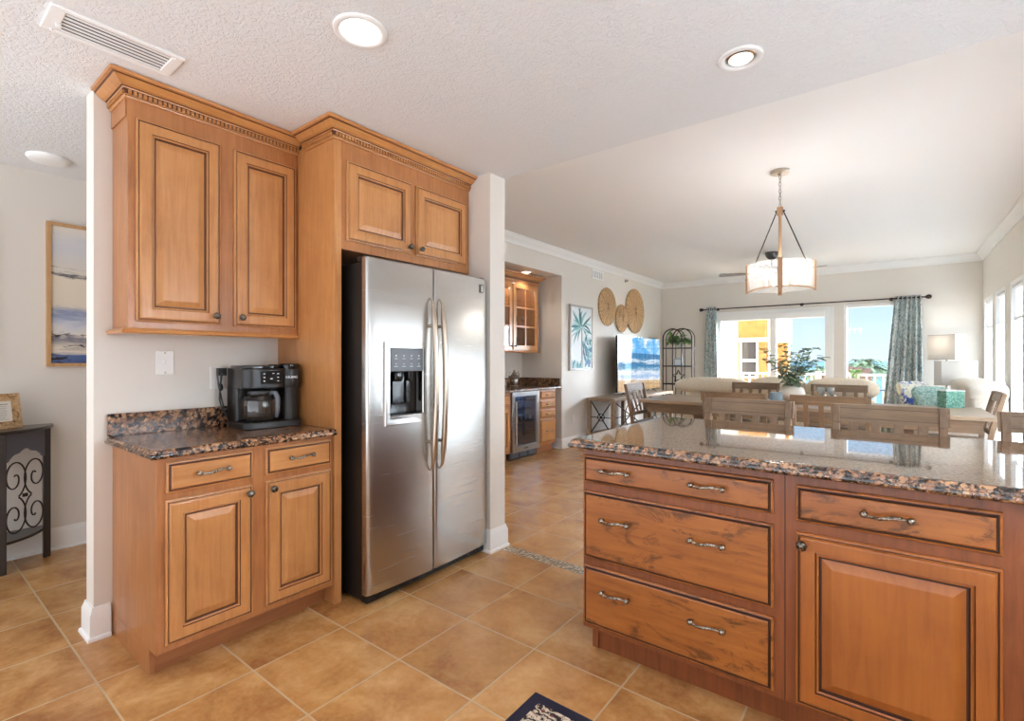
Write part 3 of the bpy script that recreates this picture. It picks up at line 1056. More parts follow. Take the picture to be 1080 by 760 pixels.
d = front('drawer', isl, 'y', IY, 0.300, 0.79, 0.733, 0.852, [I_X, GLAZE_I])
pull(d, (0.545, IY - 0.019, 0.796), 'y')
EDGE_I = [(-0.008, 0.0), (0.004, 0.001), (0.010, 0.006), (0.013, 0.013), (0.011, 0.020), (0.004, 0.024), (0.004, 0.0265), (0.0, 0.034), (-0.005, 0.0385), (-0.012, 0.041), (-0.018, 0.041), (-0.0185, 0.041)]
ic = MB().slab((-1.092, 1.03, 1.838, 2.893), [(o, 0.888 + z) for o, z in EDGE_I]).build('island_countertop', GRANITE_I, None, 40)
tag(ic, 'long polished granite island countertop mirroring the windows and chairs', 'countertop')

# ------------------------------------------------------------------ coffee maker
cm = thing('coffee_maker', 'black drip and pod coffee maker with a glass carafe', 'coffee maker', (-2.70, 1.32, 0.914), R(0))
cm.rotation_euler = (0, 0, R(0))
# built facing +x with its base at z 0.914, then turned a little toward the room
m0 = len


CMT = Matrix.Translation((-2.665, 1.292, 0.9145)) @ Matrix.Rotation(R(-3), 4, 'Z') @ Matrix.Diagonal((1.0, 1.0, 1.03, 1))


def cmx(m):
    return m.xf(CMT)


def rrect(x0, x1, y0, y1, r, n=5):
    P = []
    for (cx, cy, a0) in ((x1 - r, y1 - r, 0), (x0 + r, y1 - r, 90), (x0 + r, y0 + r, 180), (x1 - r, y0 + r, 270)):
        for k in range(n + 1):
            a = R(a0 + 90 * k / n)
            P.append((cx + r * math.cos(a), cy + r * math.sin(a)))
    return P


XY = ((0, 0, 0), (1, 0, 0), (0, 1, 0))
cmx(MB().prism(rrect(-0.13, 0.13, -0.155, 0.15, 0.045), *XY, 0.0, 0.032)).build('base', BLACK_PL, cm, bevel=0.004)
m = MB().prism(rrect(-0.13, -0.02, -0.15, 0.145, 0.02), *XY, 0.032, 0.30)
m.prism(rrect(-0.10, 0.075, 0.068, 0.145, 0.015), *XY, 0.032, 0.205)
m.prism(rrect(-0.125, 0.0, -0.15, -0.130, 0.008), *XY, 0.032, 0.205)
cmx(m).build('housing', BLACK_PL, cm, bevel=0.003)
cmx(MB().prism(rrect(-0.13, 0.115, -0.15, 0.065, 0.05), *XY, 0.20, 0.298)).build('brew_head', BLACK_PL, cm, bevel=0.005)
m = MB()
m.lathe([(0.055, 0.198), (0.058, 0.204), (0.058, 0.29), (0.056, 0.294)], (0.055, 0.098, 0), 24)
cmx(m).build('pod_brewer', BLACK_PL, cm, 40)
m = MB()
m.lathe([(0.056, 0.294), (0.057, 0.30), (0.057, 0.315), (0.05, 0.322), (0.001, 0.323)], (0.055, 0.098, 0), 24)
m.prism(rrect(-0.12, 0.05, 0.05, 0.145, 0.03), *XY, 0.300, 0.318)
cmx(m).build('pod_lid', BLACK_GL, cm, 40)
m = MB().prism(rrect(-0.125, 0.105, -0.145, 0.045, 0.05), *XY, 0.298, 0.314)
cmx(m).build('water_lid', BLACK_GL, cm, bevel=0.004)
cmx(MB().box(0.1145, 0.118, -0.075, 0.03, 0.222, 0.286)).build('control_panel', BLACK_GL, cm, bevel=0.001)
for (yy, zz, s_) in ((-0.058, 0.272, 5), (-0.058, 0.254, 4), (-0.058, 0.236, 4), (0.012, 0.272, 5), (0.012, 0.254, 4), (0.012, 0.236, 4), (-0.022, 0.247, 6), (-0.012, 0.274, 5)):
    cmx(MB().box(0.118, 0.1186, yy - s_ / 1000, yy + s_ / 1000, zz - 0.002, zz + 0.002)).build('button', ICON, cm)
m = MB()
m.lathe([(0.060, 0.036), (0.074, 0.042), (0.080, 0.07), (0.080, 0.12), (0.076, 0.148), (0.062, 0.165), (0.056, 0.170)], (0.040, -0.048, 0), 32, caps=False)
cmx(m).build('carafe', CARAFE, cm, 180)
m = MB()
m.lathe([(0.058, 0.166), (0.062, 0.170), (0.062, 0.184), (0.05, 0.192), (0.001, 0.194)], (0.040, -0.048, 0), 24)
cmx(m).build('carafe_lid', BLACK_PL, cm, 40)
m = MB()
m.lathe([(0.0805, 0.140), (0.0815, 0.142), (0.072, 0.156), (0.070, 0.156)], (0.040, -0.048, 0), 24, caps=False)
cmx(m).build('carafe_band', BLACK_PL, cm, 40)
m = MB()
m.lathe([(0.060, 0.033), (0.064, 0.036), (0.066, 0.046), (0.060, 0.044)], (0.040, -0.048, 0), 24)
cmx(m).build('warming_plate', BLACK_PL, cm, 40)
m = MB().tube([(0.090, -0.014, 0.176), (0.118, 0.000, 0.174), (0.130, 0.004, 0.15), (0.130, 0.004, 0.085), (0.124, 0.002, 0.055)], [0.010, 0.012, 0.013, 0.012, 0.009], 10)
cmx(m).build('carafe_handle', GREY_PL, cm, 60)
m = MB().tube([(-0.11, -0.152, 0.09), (-0.13, -0.172, 0.09), (-0.140, -0.180, 0.14), (-0.143, -0.176, 0.20), (-0.148, -0.168, 0.255), (-0.150, -0.160, 0.285)], 0.0045, 8)
m.tube([(-0.13, -0.150, 0.05), (-0.140, -0.165, 0.12), (-0.146, -0.182, 0.21), (-0.150, -0.186, 0.262)], 0.0045, 8)
m.ball((-0.145, -0.172, 0.20), (0.012, 0.012, 0.02), 10)
m.box(-0.154, -0.122, -0.190, -0.150, 0.262, 0.300)
cmx(m).build('power_cord', BLACK_PL, cm, 50)


def text(body, size, M, mat_, parent, name='lettering', ext=0.0006):
    c = bpy.data.curves.new(name, 'FONT')
    c.body = body; c.size = size; c.extrude = ext; c.align_x = 'CENTER'; c.align_y = 'CENTER'
    tmp = bpy.data.objects.new('tmp', c)
    COL.objects.link(tmp)
    bpy.context.view_layer.update()
    me = bpy.data.meshes.new_from_object(tmp.evaluated_get(bpy.context.evaluated_depsgraph_get()))
    bpy.data.objects.remove(tmp); bpy.data.curves.remove(c)
    me.name = name
    me.materials.clear(); me.materials.append(mat_)
    o = bpy.data.objects.new(name, me)
    COL.objects.link(o)
    if parent is not None:
        o.parent = parent
        r_ = parent
        while r_.parent is not None: r_ = r_.parent
        inv = (Matrix.Translation(r_.location) @ r_.rotation_euler.to_matrix().to_4x4()).inverted()
        M = inv @ M
    o.matrix_local = M
    return o


_a = math.radians(-6 - 20)
_M = CMT @ Matrix.Translation((0.055, 0.098, 0.252)) @ Matrix.Rotation(R(-12), 4, 'Z') @ Matrix.Translation((0.0592, 0, 0)) @ Matrix(((0, 0, 1, 0), (1, 0, 0, 0), (0, 1, 0, 0), (0, 0, 0, 1)))
text('KEURIG', 0.0175, _M, ICON, cm)

# ------------------------------------------------------------------ plates on the kitchen wall
pl = thing('cable_plate', 'blank white cable wall plate with three dark screws', 'wall plate', (XW, 0.888, 1.253))
MB().box(XW, XW + 0.005, 0.850, 0.926, 1.195, 1.311).build('plate', WHITE_PL, pl, bevel=0.002)
for zz in (1.302, 1.256, 1.204):
    m = MB(); m.cyl((XW + 0.005, 0.888, zz), (XW + 0.0075, 0.888, zz), 0.0045, n=10)
    m.build('screw', PEWTER, pl)
pl = thing('wall_outlet', 'white wall outlet half hidden behind the coffee maker cord', 'outlet', (XW, 1.13, 1.17))
MB().box(XW, XW + 0.005, 1.094, 1.166, 1.112, 1.232).build('plate', WHITE_PL, pl, bevel=0.002)
for zz in (1.19, 1.152):
    MB().box(XW + 0.005, XW + 0.0065, 1.112, 1.148, zz - 0.014, zz + 0.014).build('socket', WHITE_PL, pl, bevel=0.001)

# ------------------------------------------------------------------ things on the kitchen ceiling
av = thing('ceiling_vent', 'long white metal ceiling vent with dark slots above the cabinet crown', 'vent', (-2.375, 0.58, ZK))
x0, x1, y0, y1 = -2.478, -2.286, 0.374, 0.782
m = MB()
t_ = 0.010
for (a, b, c, d) in ((x0, x0 + 0.022, y0, y1), (x1 - 0.022, x1, y0, y1), (x0 + 0.022, x1 - 0.022, y0, y0 + 0.045), (x0 + 0.022, x1 - 0.022, y1 - 0.04, y1)):
    m.box(a, b, c, d, ZK - t_, ZK)
m.build('frame', TRIM, av, bevel=0.003)
MB().box(x0 + 0.022, x1 - 0.022, y0 + 0.045, y1 - 0.04, ZK - 0.001, ZK).build('duct_shade', BLACK_PL, av)  # flat black sheet stands in for the shade behind the slots
for k in range(6):
    xx = x0 + 0.026 + k * 0.0245
    m = MB().prism([(0, -0.004), (0.0115, -0.003), (0.0115, -0.0015), (0, -0.0025)], (xx, y0 + 0.045, ZK - 0.003), (1, 0, 0), (0, 0, 1), -(y1 - y0 - 0.085), 0)
    m.v = [V(p.x, p.y, p.z) for p in m.v]
    m.build('louver', TRIM, av)
m = MB().box(x0 + 0.07, x0 + 0.082, y0 + 0.032, y0 + 0.046, ZK - 0.024, ZK - 0.009)
m.build('damper_lever', TRIM, av)
for (a, b) in ((x0 + 0.02, y0 + 0.03), (x1 - 0.02, y1 - 0.03)):
    MB().ball((a, b, ZK - 0.011), 0.005, 8).build('screw', TRIM, av, 60)


def can_light(x, y, z, r, lit, label, watts=None):
    t_ = thing('recessed_light', label, 'ceiling light', (x, y, z))
    m = MB().lathe([(r + 0.0, 0.0), (r, -0.006), (r - 0.006, -0.010), (r - 0.022, -0.008), (r - 0.026, -0.002), (r - 0.026, 0.0)], (x, y, z), 36, caps=False)
    m.build('trim_ring', TRIM, t_, 50)
    m = MB()
    if lit:
        m.lathe([(r - 0.024, -0.004), (r - 0.04, -0.007), (0.001, -0.009)], (x, y, z), 30)
        m.build('lens', BULB, t_, 60)
    else:
        m.lathe([(r - 0.026, -0.001), (r - 0.030, -0.0045), (0.001, -0.0046)], (x, y, z), 30)
        m.build('baffle', CHROME, t_, 60)
        m = MB().lathe([(r - 0.038, -0.005), (r - 0.045, -0.012), (0.001, -0.014)], (x, y, z), 24)
        m.build('lens', BULB2, t_, 60)
    ld = bpy.data.lights.new('can_lamp', 'SPOT')
    ld.energy = watts or CAN_WATTS; ld.spot_size = R(125); ld.spot_blend = 0.7; ld.shadow_soft_size = r * 0.8; ld.color = (1.0, 0.97, 0.93)
    o = bpy.data.objects.new('can_lamp', ld); COL.objects.link(o); o.location = (x, y, z - 0.03)
    return t_


BULB2 = pbr('dim lens', (240, 238, 232), 0.3, emit=(255, 250, 240), estr=0.5)
can_light(-1.575, 1.115, ZK, 0.098, True, 'lit recessed ceiling light with glowing white lens near the cabinet')
can_light(-0.487, 2.163, ZK, 0.085, False, 'recessed ceiling light with chrome rim near the ceiling edge')
hl = thing('smoke_detector', 'round white ceiling disc at the hall ceiling', 'smoke detector', (-4.08, 0.66, ZK))
MB().lathe([(0.105, 0.0), (0.105, -0.010), (0.095, -0.022), (0.06, -0.03), (0.001, -0.031)], (-4.08, 0.66, ZK), 32).build('cover', TRIM, hl, 50)

# ------------------------------------------------------------------ hall: console table, photo frame, two pictures
ht = thing('console_table', 'dark half round hall console table with iron scrolls and a lower shelf', 'console table', (XH + 0.03, 0.30, 0))
hc = V(XH + 0.028, 0.30, 0)


def half(a, b, n=22, k=1.0):
    return [(b * k * math.sin(math.pi * i / n) , -a * k * math.cos(math.pi * i / n)) for i in range(n + 1)]


def half_slab(m, a, b, z0, z1, lip=0.0):
    P = half(a, b)
    m.prism(P, hc + V(0, 0, 0), (1, 0, 0), (0, 1, 0), z0, z1)
    return m


half_slab(MB(), 0.43, 0.35, 0.828, 0.848).build('table_top', ESPR, ht, bevel=0.006, seg=3)
half_slab(MB(), 0.385, 0.30, 0.170, 0.186).build('shelf', ESPR, ht, bevel=0.003)
LEGS = [(XH + 0.115, 0.30 + 0.385), (XH + 0.285, 0.30 + 0.165), (XH + 0.285, 0.30 - 0.165), (XH + 0.115, 0.30 - 0.385)]
for (x, y) in LEGS:
    MB().bar((x, y, 0.0), (x, y, 0.828), 0.036, 0.036, taper=1.0).build('leg', ESPR, ht, bevel=0.003)


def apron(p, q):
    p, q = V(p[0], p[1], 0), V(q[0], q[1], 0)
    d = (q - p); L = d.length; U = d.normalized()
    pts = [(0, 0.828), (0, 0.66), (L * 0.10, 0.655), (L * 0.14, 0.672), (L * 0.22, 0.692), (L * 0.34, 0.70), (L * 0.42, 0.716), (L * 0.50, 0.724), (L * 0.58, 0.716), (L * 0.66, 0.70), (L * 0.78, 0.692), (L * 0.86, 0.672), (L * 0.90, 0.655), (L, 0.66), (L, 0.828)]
    MB().prism(pts, p, U, (0, 0, 1), -0.008, 0.008).build('apron', ESPR_REFL, ht)


def scroll(p, q):
    p, q = V(p[0], p[1], 0), V(q[0], q[1], 0)
    d = q - p; L = d.length; U = d.normalized()
    cx, m = L / 2, MB()
    for s_ in (-1, 1):
        for zc, up in ((0.55, 1), (0.315, -1)):
            pts = []
            for j in range(42):
                t_ = j / 41
                a = R(250) - t_ * R(520)
                r_ = 0.112 * (1 - t_) ** 0.75 + 0.010
                pts.append(p + U * (cx + s_ * (L * 0.235 - 0.0 + r_ * 0.63 * math.cos(a))) + V(0, 0, zc + up * r_ * math.sin(a)))
            m.tube(pts, 0.0045, 6)
    m.tube([p + U * 0.0 + V(0, 0, 0.435), p + U * 0.02 + V(0, 0, 0.435)], 0.005, 6)
    m.bar(p + U * (cx - 0.012) + V(0, 0, 0.435), p + U * (cx + 0.012) + V(0, 0, 0.435), 0.012, 0.02)
    m.build('iron_scroll', IRON, ht, 60)


for a, b in zip(LEGS[:-1], LEGS[1:]):
    apron(a, b); scroll(a, b)

MARB = pbr('marbled tan stone', (196, 160, 118), 0.4)
_f = noise(MARB, coords(MARB), 26, 6, 0.7, 1.5)
setc(MARB, ramp(MARB, _f, [(0.36, (112, 78, 50)), (0.44, (190, 150, 104)), (0.6, (216, 186, 146)), (0.75, (170, 126, 82))]))
PAPER = pbr('white paper', (236, 233, 226), 0.7)
INK = pbr('grey ink', (150, 148, 144), 0.7)
pf = thing('photo_frame', 'marbled tan photo frame with a printed card standing on the hall table', 'photo frame', (XH + 0.22, 0.49, 0.848))
Mf = Matrix.Translation((XH + 0.20, 0.482, 0.8485)) @ Matrix.Rotation(R(24), 4, 'Z') @ Matrix.Rotation(R(-9), 4, 'Y')
m = MB().panel((0, -0.098, 0), (0, 1, 0), (0, 0, 1), 0.196, 0.215, [(0, -0.018), (0, 0.0), (0.002, 0.002), (0.046, 0.002), (0.046, -0.004)], [0, 0, 0, 0, 1])
m.xf(Mf).build('frame', [MARB, PAPER], pf)
m = MB()
for k, (hw, zz) in enumerate([(0.036, 0.150), (0.028, 0.138), (0.03, 0.128), (0.022, 0.118), (0.03, 0.108), (0.026, 0.098), (0.03, 0.088), (0.024, 0.078), (0.018, 0.068), (0.034, 0.058)]):
    m.box(-0.0038, -0.0034, -hw, hw, zz - (0.0022 if k == 0 else 0.0011), zz + (0.0022 if k == 0 else 0.0011))
m.xf(Mf).build('card_print', INK, pf)
MB().bar((-0.018, 0, 0.15), (-0.075, 0, 0.020), 0.05, 0.004).xf(Mf).build('easel_back', BLACK_PL, pf)

PAINT = pbr('abstract shore painting', (220, 208, 190), 0.6)
_v = coords(PAINT, (1, 1.0, 1))
_t, _b, _n, _l = nodes(PAINT)
_sp = _n('ShaderNodeSeparateXYZ'); _l(_v, _sp.inputs[0])
_f1 = noise(PAINT, coords(PAINT, (1, 1.4, 9)), 2.2, 5, 0.65, 0.5)
_f2 = noise(PAINT, coords(PAINT, (1, 2.2, 5), (2, 5, 1)), 3.0, 5, 0.7, 1.0)
_h = mth(PAINT, 'ADD', mth(PAINT, 'DIVIDE', _sp.outputs[2], 0.96), mth(PAINT, 'MULTIPLY', mth(PAINT, 'SUBTRACT', _f1, 0.5), 0.20))
_c = ramp(PAINT, _h, [(0.0, (70, 92, 142)), (0.07, (84, 104, 150)), (0.10, (226, 214, 196)), (0.20, (120, 118, 130)), (0.22, (226, 216, 202)), (0.30, (200, 202, 210)),
                      (0.37, (138, 150, 178)), (0.42, (222, 210, 190)), (0.62, (226, 214, 194)), (0.645, (84, 82, 88)), (0.67, (216, 208, 196)), (0.85, (206, 206, 210)), (1.0, (228, 219, 204))])
_k = ramp(PAINT, _f2, [(0.58, (0, 0, 0)), (0.63, (255, 255, 255))])
_lo = ramp(PAINT, _h, [(0.20, (255, 255, 255)), (0.30, (0, 0, 0))])
_c = mix(PAINT, mth(PAINT, 'MULTIPLY', _k, _lo), _c, (36, 34, 44))
setc(PAINT, _c)


def picture(y0, y1, z0, z1, label, fmat, pmat, x, fw=0.022, depth=0.03, name='framed_picture', cat='picture'):
    t_ = thing(name, label, cat, (x, (y0 + y1) / 2, z0))
    m = MB().panel((x + 0.001, y0, z0), (0, 1, 0), (0, 0, 1), y1 - y0, z1 - z0, [(0, 0), (0, depth), (fw, depth), (fw, depth - 0.012)], None)
    del m.f[-2]; del m.m[-2]
    m.build('frame', fmat, t_)
    MB().box(x + 0.002, x + depth - 0.011, y0 + fw, y1 - fw, z0 + fw, z1 - fw).build('canvas', pmat, t_)
    return t_


picture(0.70, 1.30, 1.222, 2.182, 'oak framed abstract shore painting half hidden behind the cabinet wall', OAK, PAINT, XH)
picture(-0.17, 0.445, 1.222, 2.182, 'oak framed picture whose edge shows at the far left of the hall wall', OAK, PAINT, XH)

# ------------------------------------------------------------------ floor mat
MATM = pbr('navy bordered floral mat', (46, 44, 60), 0.9, spec=0.2)
_v = coords(MATM)
_t, _b, _n, _l = nodes(MATM)
_vo = _n('ShaderNodeTexVoronoi'); _vo.feature = 'F1'; _vo.inputs['Scale'].default_value = 26; _l(_v, _vo.inputs['Vector'])
_wv = _n('ShaderNodeTexWave'); _wv.wave_type = 'RINGS'; _wv.inputs['Scale'].default_value = 9; _wv.inputs['Distortion'].default_value = 14; _wv.inputs['Detail'].default_value = 3; _wv.inputs['Detail Scale'].default_value = 2.5; _l(_v, _wv.inputs['Vector'])
_c1 = ramp(MATM, _wv.outputs['Fac'], [(0.32, (52, 42, 44)), (0.42, (206, 186, 160)), (0.6, (196, 170, 140)), (0.72, (70, 58, 62)), (0.85, (214, 198, 176))])
_c1 = mix(MATM, ramp(MATM, _vo.outputs['Distance'], [(0.10, (255, 255, 255)), (0.2, (0, 0, 0))]), _c1, (128, 66, 56))
setc(MATM, _c1)
NAVY = fabric('navy mat border', (48, 45, 62), (38, 36, 50), 300)
fm = thing('floor_mat', 'small navy bordered floral mat on the kitchen floor', 'mat', (-0.7, 1.30, 0))
MB().box(-1.072, -0.30, 1.03, 1.540, 0.0, 0.006).build('border', NAVY, fm, bevel=0.002)
MB().box(-1.027, -0.345, 1.075, 1.495, 0.006, 0.0075).build('floral_field', MATM, fm)

# ------------------------------------------------------------------ bar nook
NX = -3.745            # face frames of the base units
cx0 = -4.39


def nook_unit(name, label, y0, y1):
    t_ = thing(name, label, 'cabinet', (-4.07, (y0 + y1) / 2, 0))
    MB().box(cx0, NX, y0, y1, 0.10, 0.862).build('carcass', FRAME_W, t_, bevel=0.002)
    MB().box(cx0, NX - 0.07, y0, y1, 0, 0.10).build('toe_kick', TOE, t_)
    return t_


u1 = nook_unit('base_cabinet', 'light maple bar base cabinet left of the beverage cooler', 3.91, 4.835)
for (a, b) in ((3.95, 4.37), (4.40, 4.81)):
    d = front('drawer', u1, 'x', NX, a, b, 0.70, 0.835, [W_Y, GLAZE]); pull(d, (NX + 0.019, (a + b) / 2, 0.767), 'x')
    d = front('door', u1, 'x', NX, a, b, 0.13, 0.675, [W_Z, GLAZE])
    knob(d, (NX + 0.019, b - 0.03 if a < 4 else a + 0.03, 0.64), 'x')
u2 = nook_unit('drawer_cabinet', 'narrow maple bar cabinet with four drawers right of the cooler', 5.455, 5.875)
for (z0, z1) in ((0.735, 0.842), (0.605, 0.712), (0.475, 0.582), (0.14, 0.452)):
    d = front('drawer', u2, 'x', NX, 5.480, 5.845, z0, z1, [W_Y, GLAZE])
    pull(d, (NX + 0.019, 5.66, (z0 + z1) / 2), 'x')
nc = thing('countertop', 'dark granite bar countertop in the wall nook above the beverage cooler', 'countertop', (-4.05, 4.9, 0.862))
m = MB().slab((-4.394, NX + 0.045, NY0 + 0.01, NY1 - 0.01), [(o * 0.9 - 0.002, 0.862 + z * 0.85) for o, z in EDGE])
m.v = [V(max(p.x, -4.396), min(max(p.y, NY0 + 0.004), NY1 - 0.004), p.z) for p in m.v]
m.build('slab', GRANITE, nc, 40)
MB().box(-4.396, -4.375, NY0 + 0.006, NY1 - 0.006, 0.892, 1.0).box(-4.375, NX + 0.02, NY1 - 0.026, NY1 - 0.006, 0.892, 1.0).build('backsplash', GRANITE, nc)

wf = thing('beverage_cooler', 'stainless framed glass door beverage cooler under the bar counter', 'wine cooler', (-4.05, 5.145, 0))
m = MB()
y0_, y1_ = 4.845, 5.445
m.box(cx0, cx0 + 0.02, y0_, y1_, 0.09, 0.858)
for (a, b) in ((y0_, y0_ + 0.02), (y1_ - 0.02, y1_)):
    m.box(cx0 + 0.02, NX - 0.02, a, b, 0.09, 0.858)
m.box(cx0 + 0.02, NX - 0.02, y0_ + 0.02, y1_ - 0.02, 0.838, 0.858).box(cx0 + 0.02, NX - 0.02, y0_ + 0.02, y1_ - 0.02, 0.09, 0.11)
m.build('cabinet_body', GREY_PL, wf)
MB().box(cx0 + 0.05, NX - 0.03, y0_, y1_, 0.0, 0.088).build('base', BLACK_PL, wf)
m = MB()
for k in range(3):
    m.box(NX - 0.03, NX - 0.026, y0_ + 0.03 + k * 0.19, y0_ + 0.19 + k * 0.19, 0.02, 0.075)
m.build('vent_grille', GREY_PL, wf)
for z in (0.30, 0.46, 0.62, 0.75):
    m = MB()
    for k in range(9):
        m.box(cx0 + 0.05, NX - 0.03, y0_ + 0.04 + k * 0.063, y0_ + 0.046 + k * 0.063, z, z + 0.006)
    m.box(NX - 0.035, NX - 0.028, y0_ + 0.025, y1_ - 0.025, z - 0.006, z + 0.012)
    m.build('rack', CHROME if z < 0.7 else GREY_PL, wf)
m = MB()
a, b, c, d = y0_ + 0.004, y1_ - 0.004, 0.095, 0.856
x0, x1 = NX - 0.015, NX + 0.022
m.box(x0, x1, a, a + 0.055, c, d).box(x0, x1, b - 0.055, b, c, d).box(x0, x1, a + 0.055, b - 0.055, c, c + 0.075).box(x0, x1, a + 0.055, b - 0.055, d - 0.06, d)
gd = m.build('glass_door', SATIN, wf, bevel=0.003)
MB().box(x0 + 0.01, x0 + 0.016, a + 0.055, b - 0.055, c + 0.075, d - 0.06).build('glass_pane', DARK_GLASS, gd)
m = MB().cyl((x1 + 0.035, a + 0.035, 0.20), (x1 + 0.035, a + 0.035, 0.74), 0.011, n=12)
for z in (0.23, 0.71):
    m.cyl((x1, a + 0.035, z), (x1 + 0.035, a + 0.035, z), 0.007, n=8)
m.build('handle', CHROME, gd, 50)
MB().box(x1, x1 + 0.001, 5.10, 5.18, 0.125, 0.14).build('badge', GREY_PL, gd)
MB().box(cx0 + 0.10, cx0 + 0.13, y0_ + 0.08, y1_ - 0.08, 0.832, 0.838).build('led_strip', BULB, wf)
ld = bpy.data.lights.new('cooler_lamp', 'AREA'); ld.shape = 'RECTANGLE'; ld.size = 0.3; ld.size_y = 0.4; ld.energy = 3.0; ld.color = (0.62, 0.78, 1.0)
o = bpy.data.objects.new('cooler_lamp', ld); COL.objects.link(o); o.location = (-4.05, (y0_ + y1_) / 2, 0.835)
BOT = pbr('green bottle glass', (38, 52, 40), 0.1)
LABW = pbr('cream bottle label', (226, 220, 206), 0.6)
bt = None
for k in range(5):
    y = y0_ + 0.10 + k * 0.098
    if bt is None:
        bt = thing('wine_bottle', 'first dark wine bottle from the left lying on the cooler rack', 'bottle', (NX - 0.06, y, 0.507), group='wine bottles lying in the cooler')
        M = Matrix.Translation((NX - 0.06, y, 0.507)) @ Matrix.Rotation(R(-90), 4, 'Y')
        MB().lathe([(0.030, 0), (0.037, 0.006), (0.037, 0.19), (0.030, 0.215), (0.014, 0.235), (0.013, 0.30)], (0, 0, 0), 16).xf(M).build('bottle', BOT, bt, 50)
        MB().lathe([(0.031, -0.0012), (0.026, -0.002), (0.001, -0.002)], (0, 0, 0), 16).xf(M).build('cap_foil', LABW, bt, 50)
    else:
        dup(bt, (NX - 0.06, y, 0.507), 0, ['second', 'third', 'fourth', 'fifth'][k - 1] + ' dark wine bottle from the left lying on the cooler rack')

# glass-door wall cabinet
NU = -4.02
gc = thing('glass_cabinet', 'maple wall cabinet with two glass pane doors over the bar counter', 'cabinet', (-4.2, 5.2, 1.38))
m = MB()
za, zb, ya, yb = 1.385, 2.345, 4.60, 5.83
m.box(cx0, NU, ya, ya + 0.02, za, zb).box(cx0, NU, yb - 0.02, yb, za, zb)
m.box(cx0, cx0 + 0.012, ya + 0.02, yb - 0.02, za, zb).box(cx0 + 0.012, NU, ya + 0.02, yb - 0.02, za, za + 0.035).box(cx0 + 0.012, NU, ya + 0.02, yb - 0.02, zb - 0.05, zb)
m.box(NU - 0.02, NU, 5.20, 5.235, za + 0.035, zb - 0.05)
m.build('carcass', FRAME_W, gc)
for z in (1.69, 1.99):
    MB().box(cx0 + 0.013, NU - 0.03, ya + 0.021, yb - 0.021, z + 0.010, z + 0.018).build('shelf', CAB_GLASS, gc)


def glass_door(y0, y1, z0, z1, k):
    m = MB()
    s_ = 0.058
    x0, x1 = NU, NU + 0.020
    m.box(x0, x1, y0, y0 + s_, z0, z1).box(x0, x1, y1 - s_, y1, z0, z1).box(x0, x1, y0 + s_, y1 - s_, z0, z0 + s_).box(x0, x1, y0 + s_, y1 - s_, z1 - s_, z1)
    ym = (y0 + y1) / 2
    m.box(x0 + 0.003, x1 - 0.002, ym - 0.013, ym + 0.013, z0 + s_, z1 - s_)
    h = (z1 - z0 - 2 * s_)
    for q in (1, 2):
        zz = z0 + s_ + h * q / 3
        m.box(x0 + 0.003, x1 - 0.002, y0 + s_, ym - 0.013, zz - 0.012, zz + 0.012).box(x0 + 0.003, x1 - 0.002, ym + 0.013, y1 - s_, zz - 0.012, zz + 0.012)
    d = m.build('door', [W_Z], gc, bevel=0.002)
    MB().box(x0 + 0.005, x0 + 0.008, y0 + s_, y1 - s_, z0 + s_, z1 - s_).build('glass_pane', CAB_GLASS, d)
    knob(d, (x1, k, z0 + 0.05), 'x')


glass_door(4.66, 5.205, 1.40, 2.29, 5.175)
glass_door(5.232, 5.79, 1.40, 2.29, 5.262)
crown(gc, [(cx0, ya), (NU, ya), (NU, yb), (cx0, yb)], 2.335, 1.15, False)
MB().sweep([(cx0, ya), (NU, ya), (NU, yb), (cx0, yb)], rp, z=1.362).box(cx0, NU - 0.001, ya + 0.001, yb - 0.001, 1.378, 1.385).build('light_rail', W_Y, gc)
for y in (4.93, 5.51):
    MB().cyl((-4.2, y, 2.287), (-4.2, y, 2.294), 0.03, n=16).build('fill_puck', BULB, gc, 40)  # lights added to brighten the cabinet interior
    ld = bpy.data.lights.new('cabinet_fill_lamp', 'POINT'); ld.energy = 2.2; ld.shadow_soft_size = 0.03; ld.color = (1, 0.93, 0.84)
    o = bpy.data.objects.new('cabinet_fill_lamp', ld); COL.objects.link(o); o.location = (-4.2, y, 2.26)
# glassware
gp = [(0.028, 0), (0.030, 0.003), (0.005, 0.006), (0.004, 0.07), (0.012, 0.08), (0.032, 0.10), (0.036, 0.13), (0.031, 0.165)]
wg = None
GL = [(-4.12, 5.34, 2.008, 'stemmed wine glass on the top shelf'), (-4.14, 5.44, 1.708, 'stemmed wine glass at the left of the middle shelf'), (-4.12, 5.60, 1.708, 'stemmed wine glass at the right of the middle shelf'),
      (-4.12, 5.47, 1.42, 'stemmed wine glass at the left of the bottom shelf'), (-4.12, 5.66, 1.42, 'stemmed wine glass at the right of the bottom shelf'), (-4.12, 4.95, 1.708, 'stemmed wine glass behind the left door'), (-4.12, 5.08, 1.708, 'second stemmed wine glass behind the left door')]
for (x, y, z, lb) in GL:
    lb = lb + ' in the bar cabinet'
    if wg is None:
        wg = thing('wine_glass', lb, 'wine glass', (x, y, z), group='wine glasses in the bar cabinet')
        MB().lathe(gp, (x, y, z), 18, caps=False).build('glass', WARE, wg, 180)
    else:
        dup(wg, (x, y, z), 0, lb)

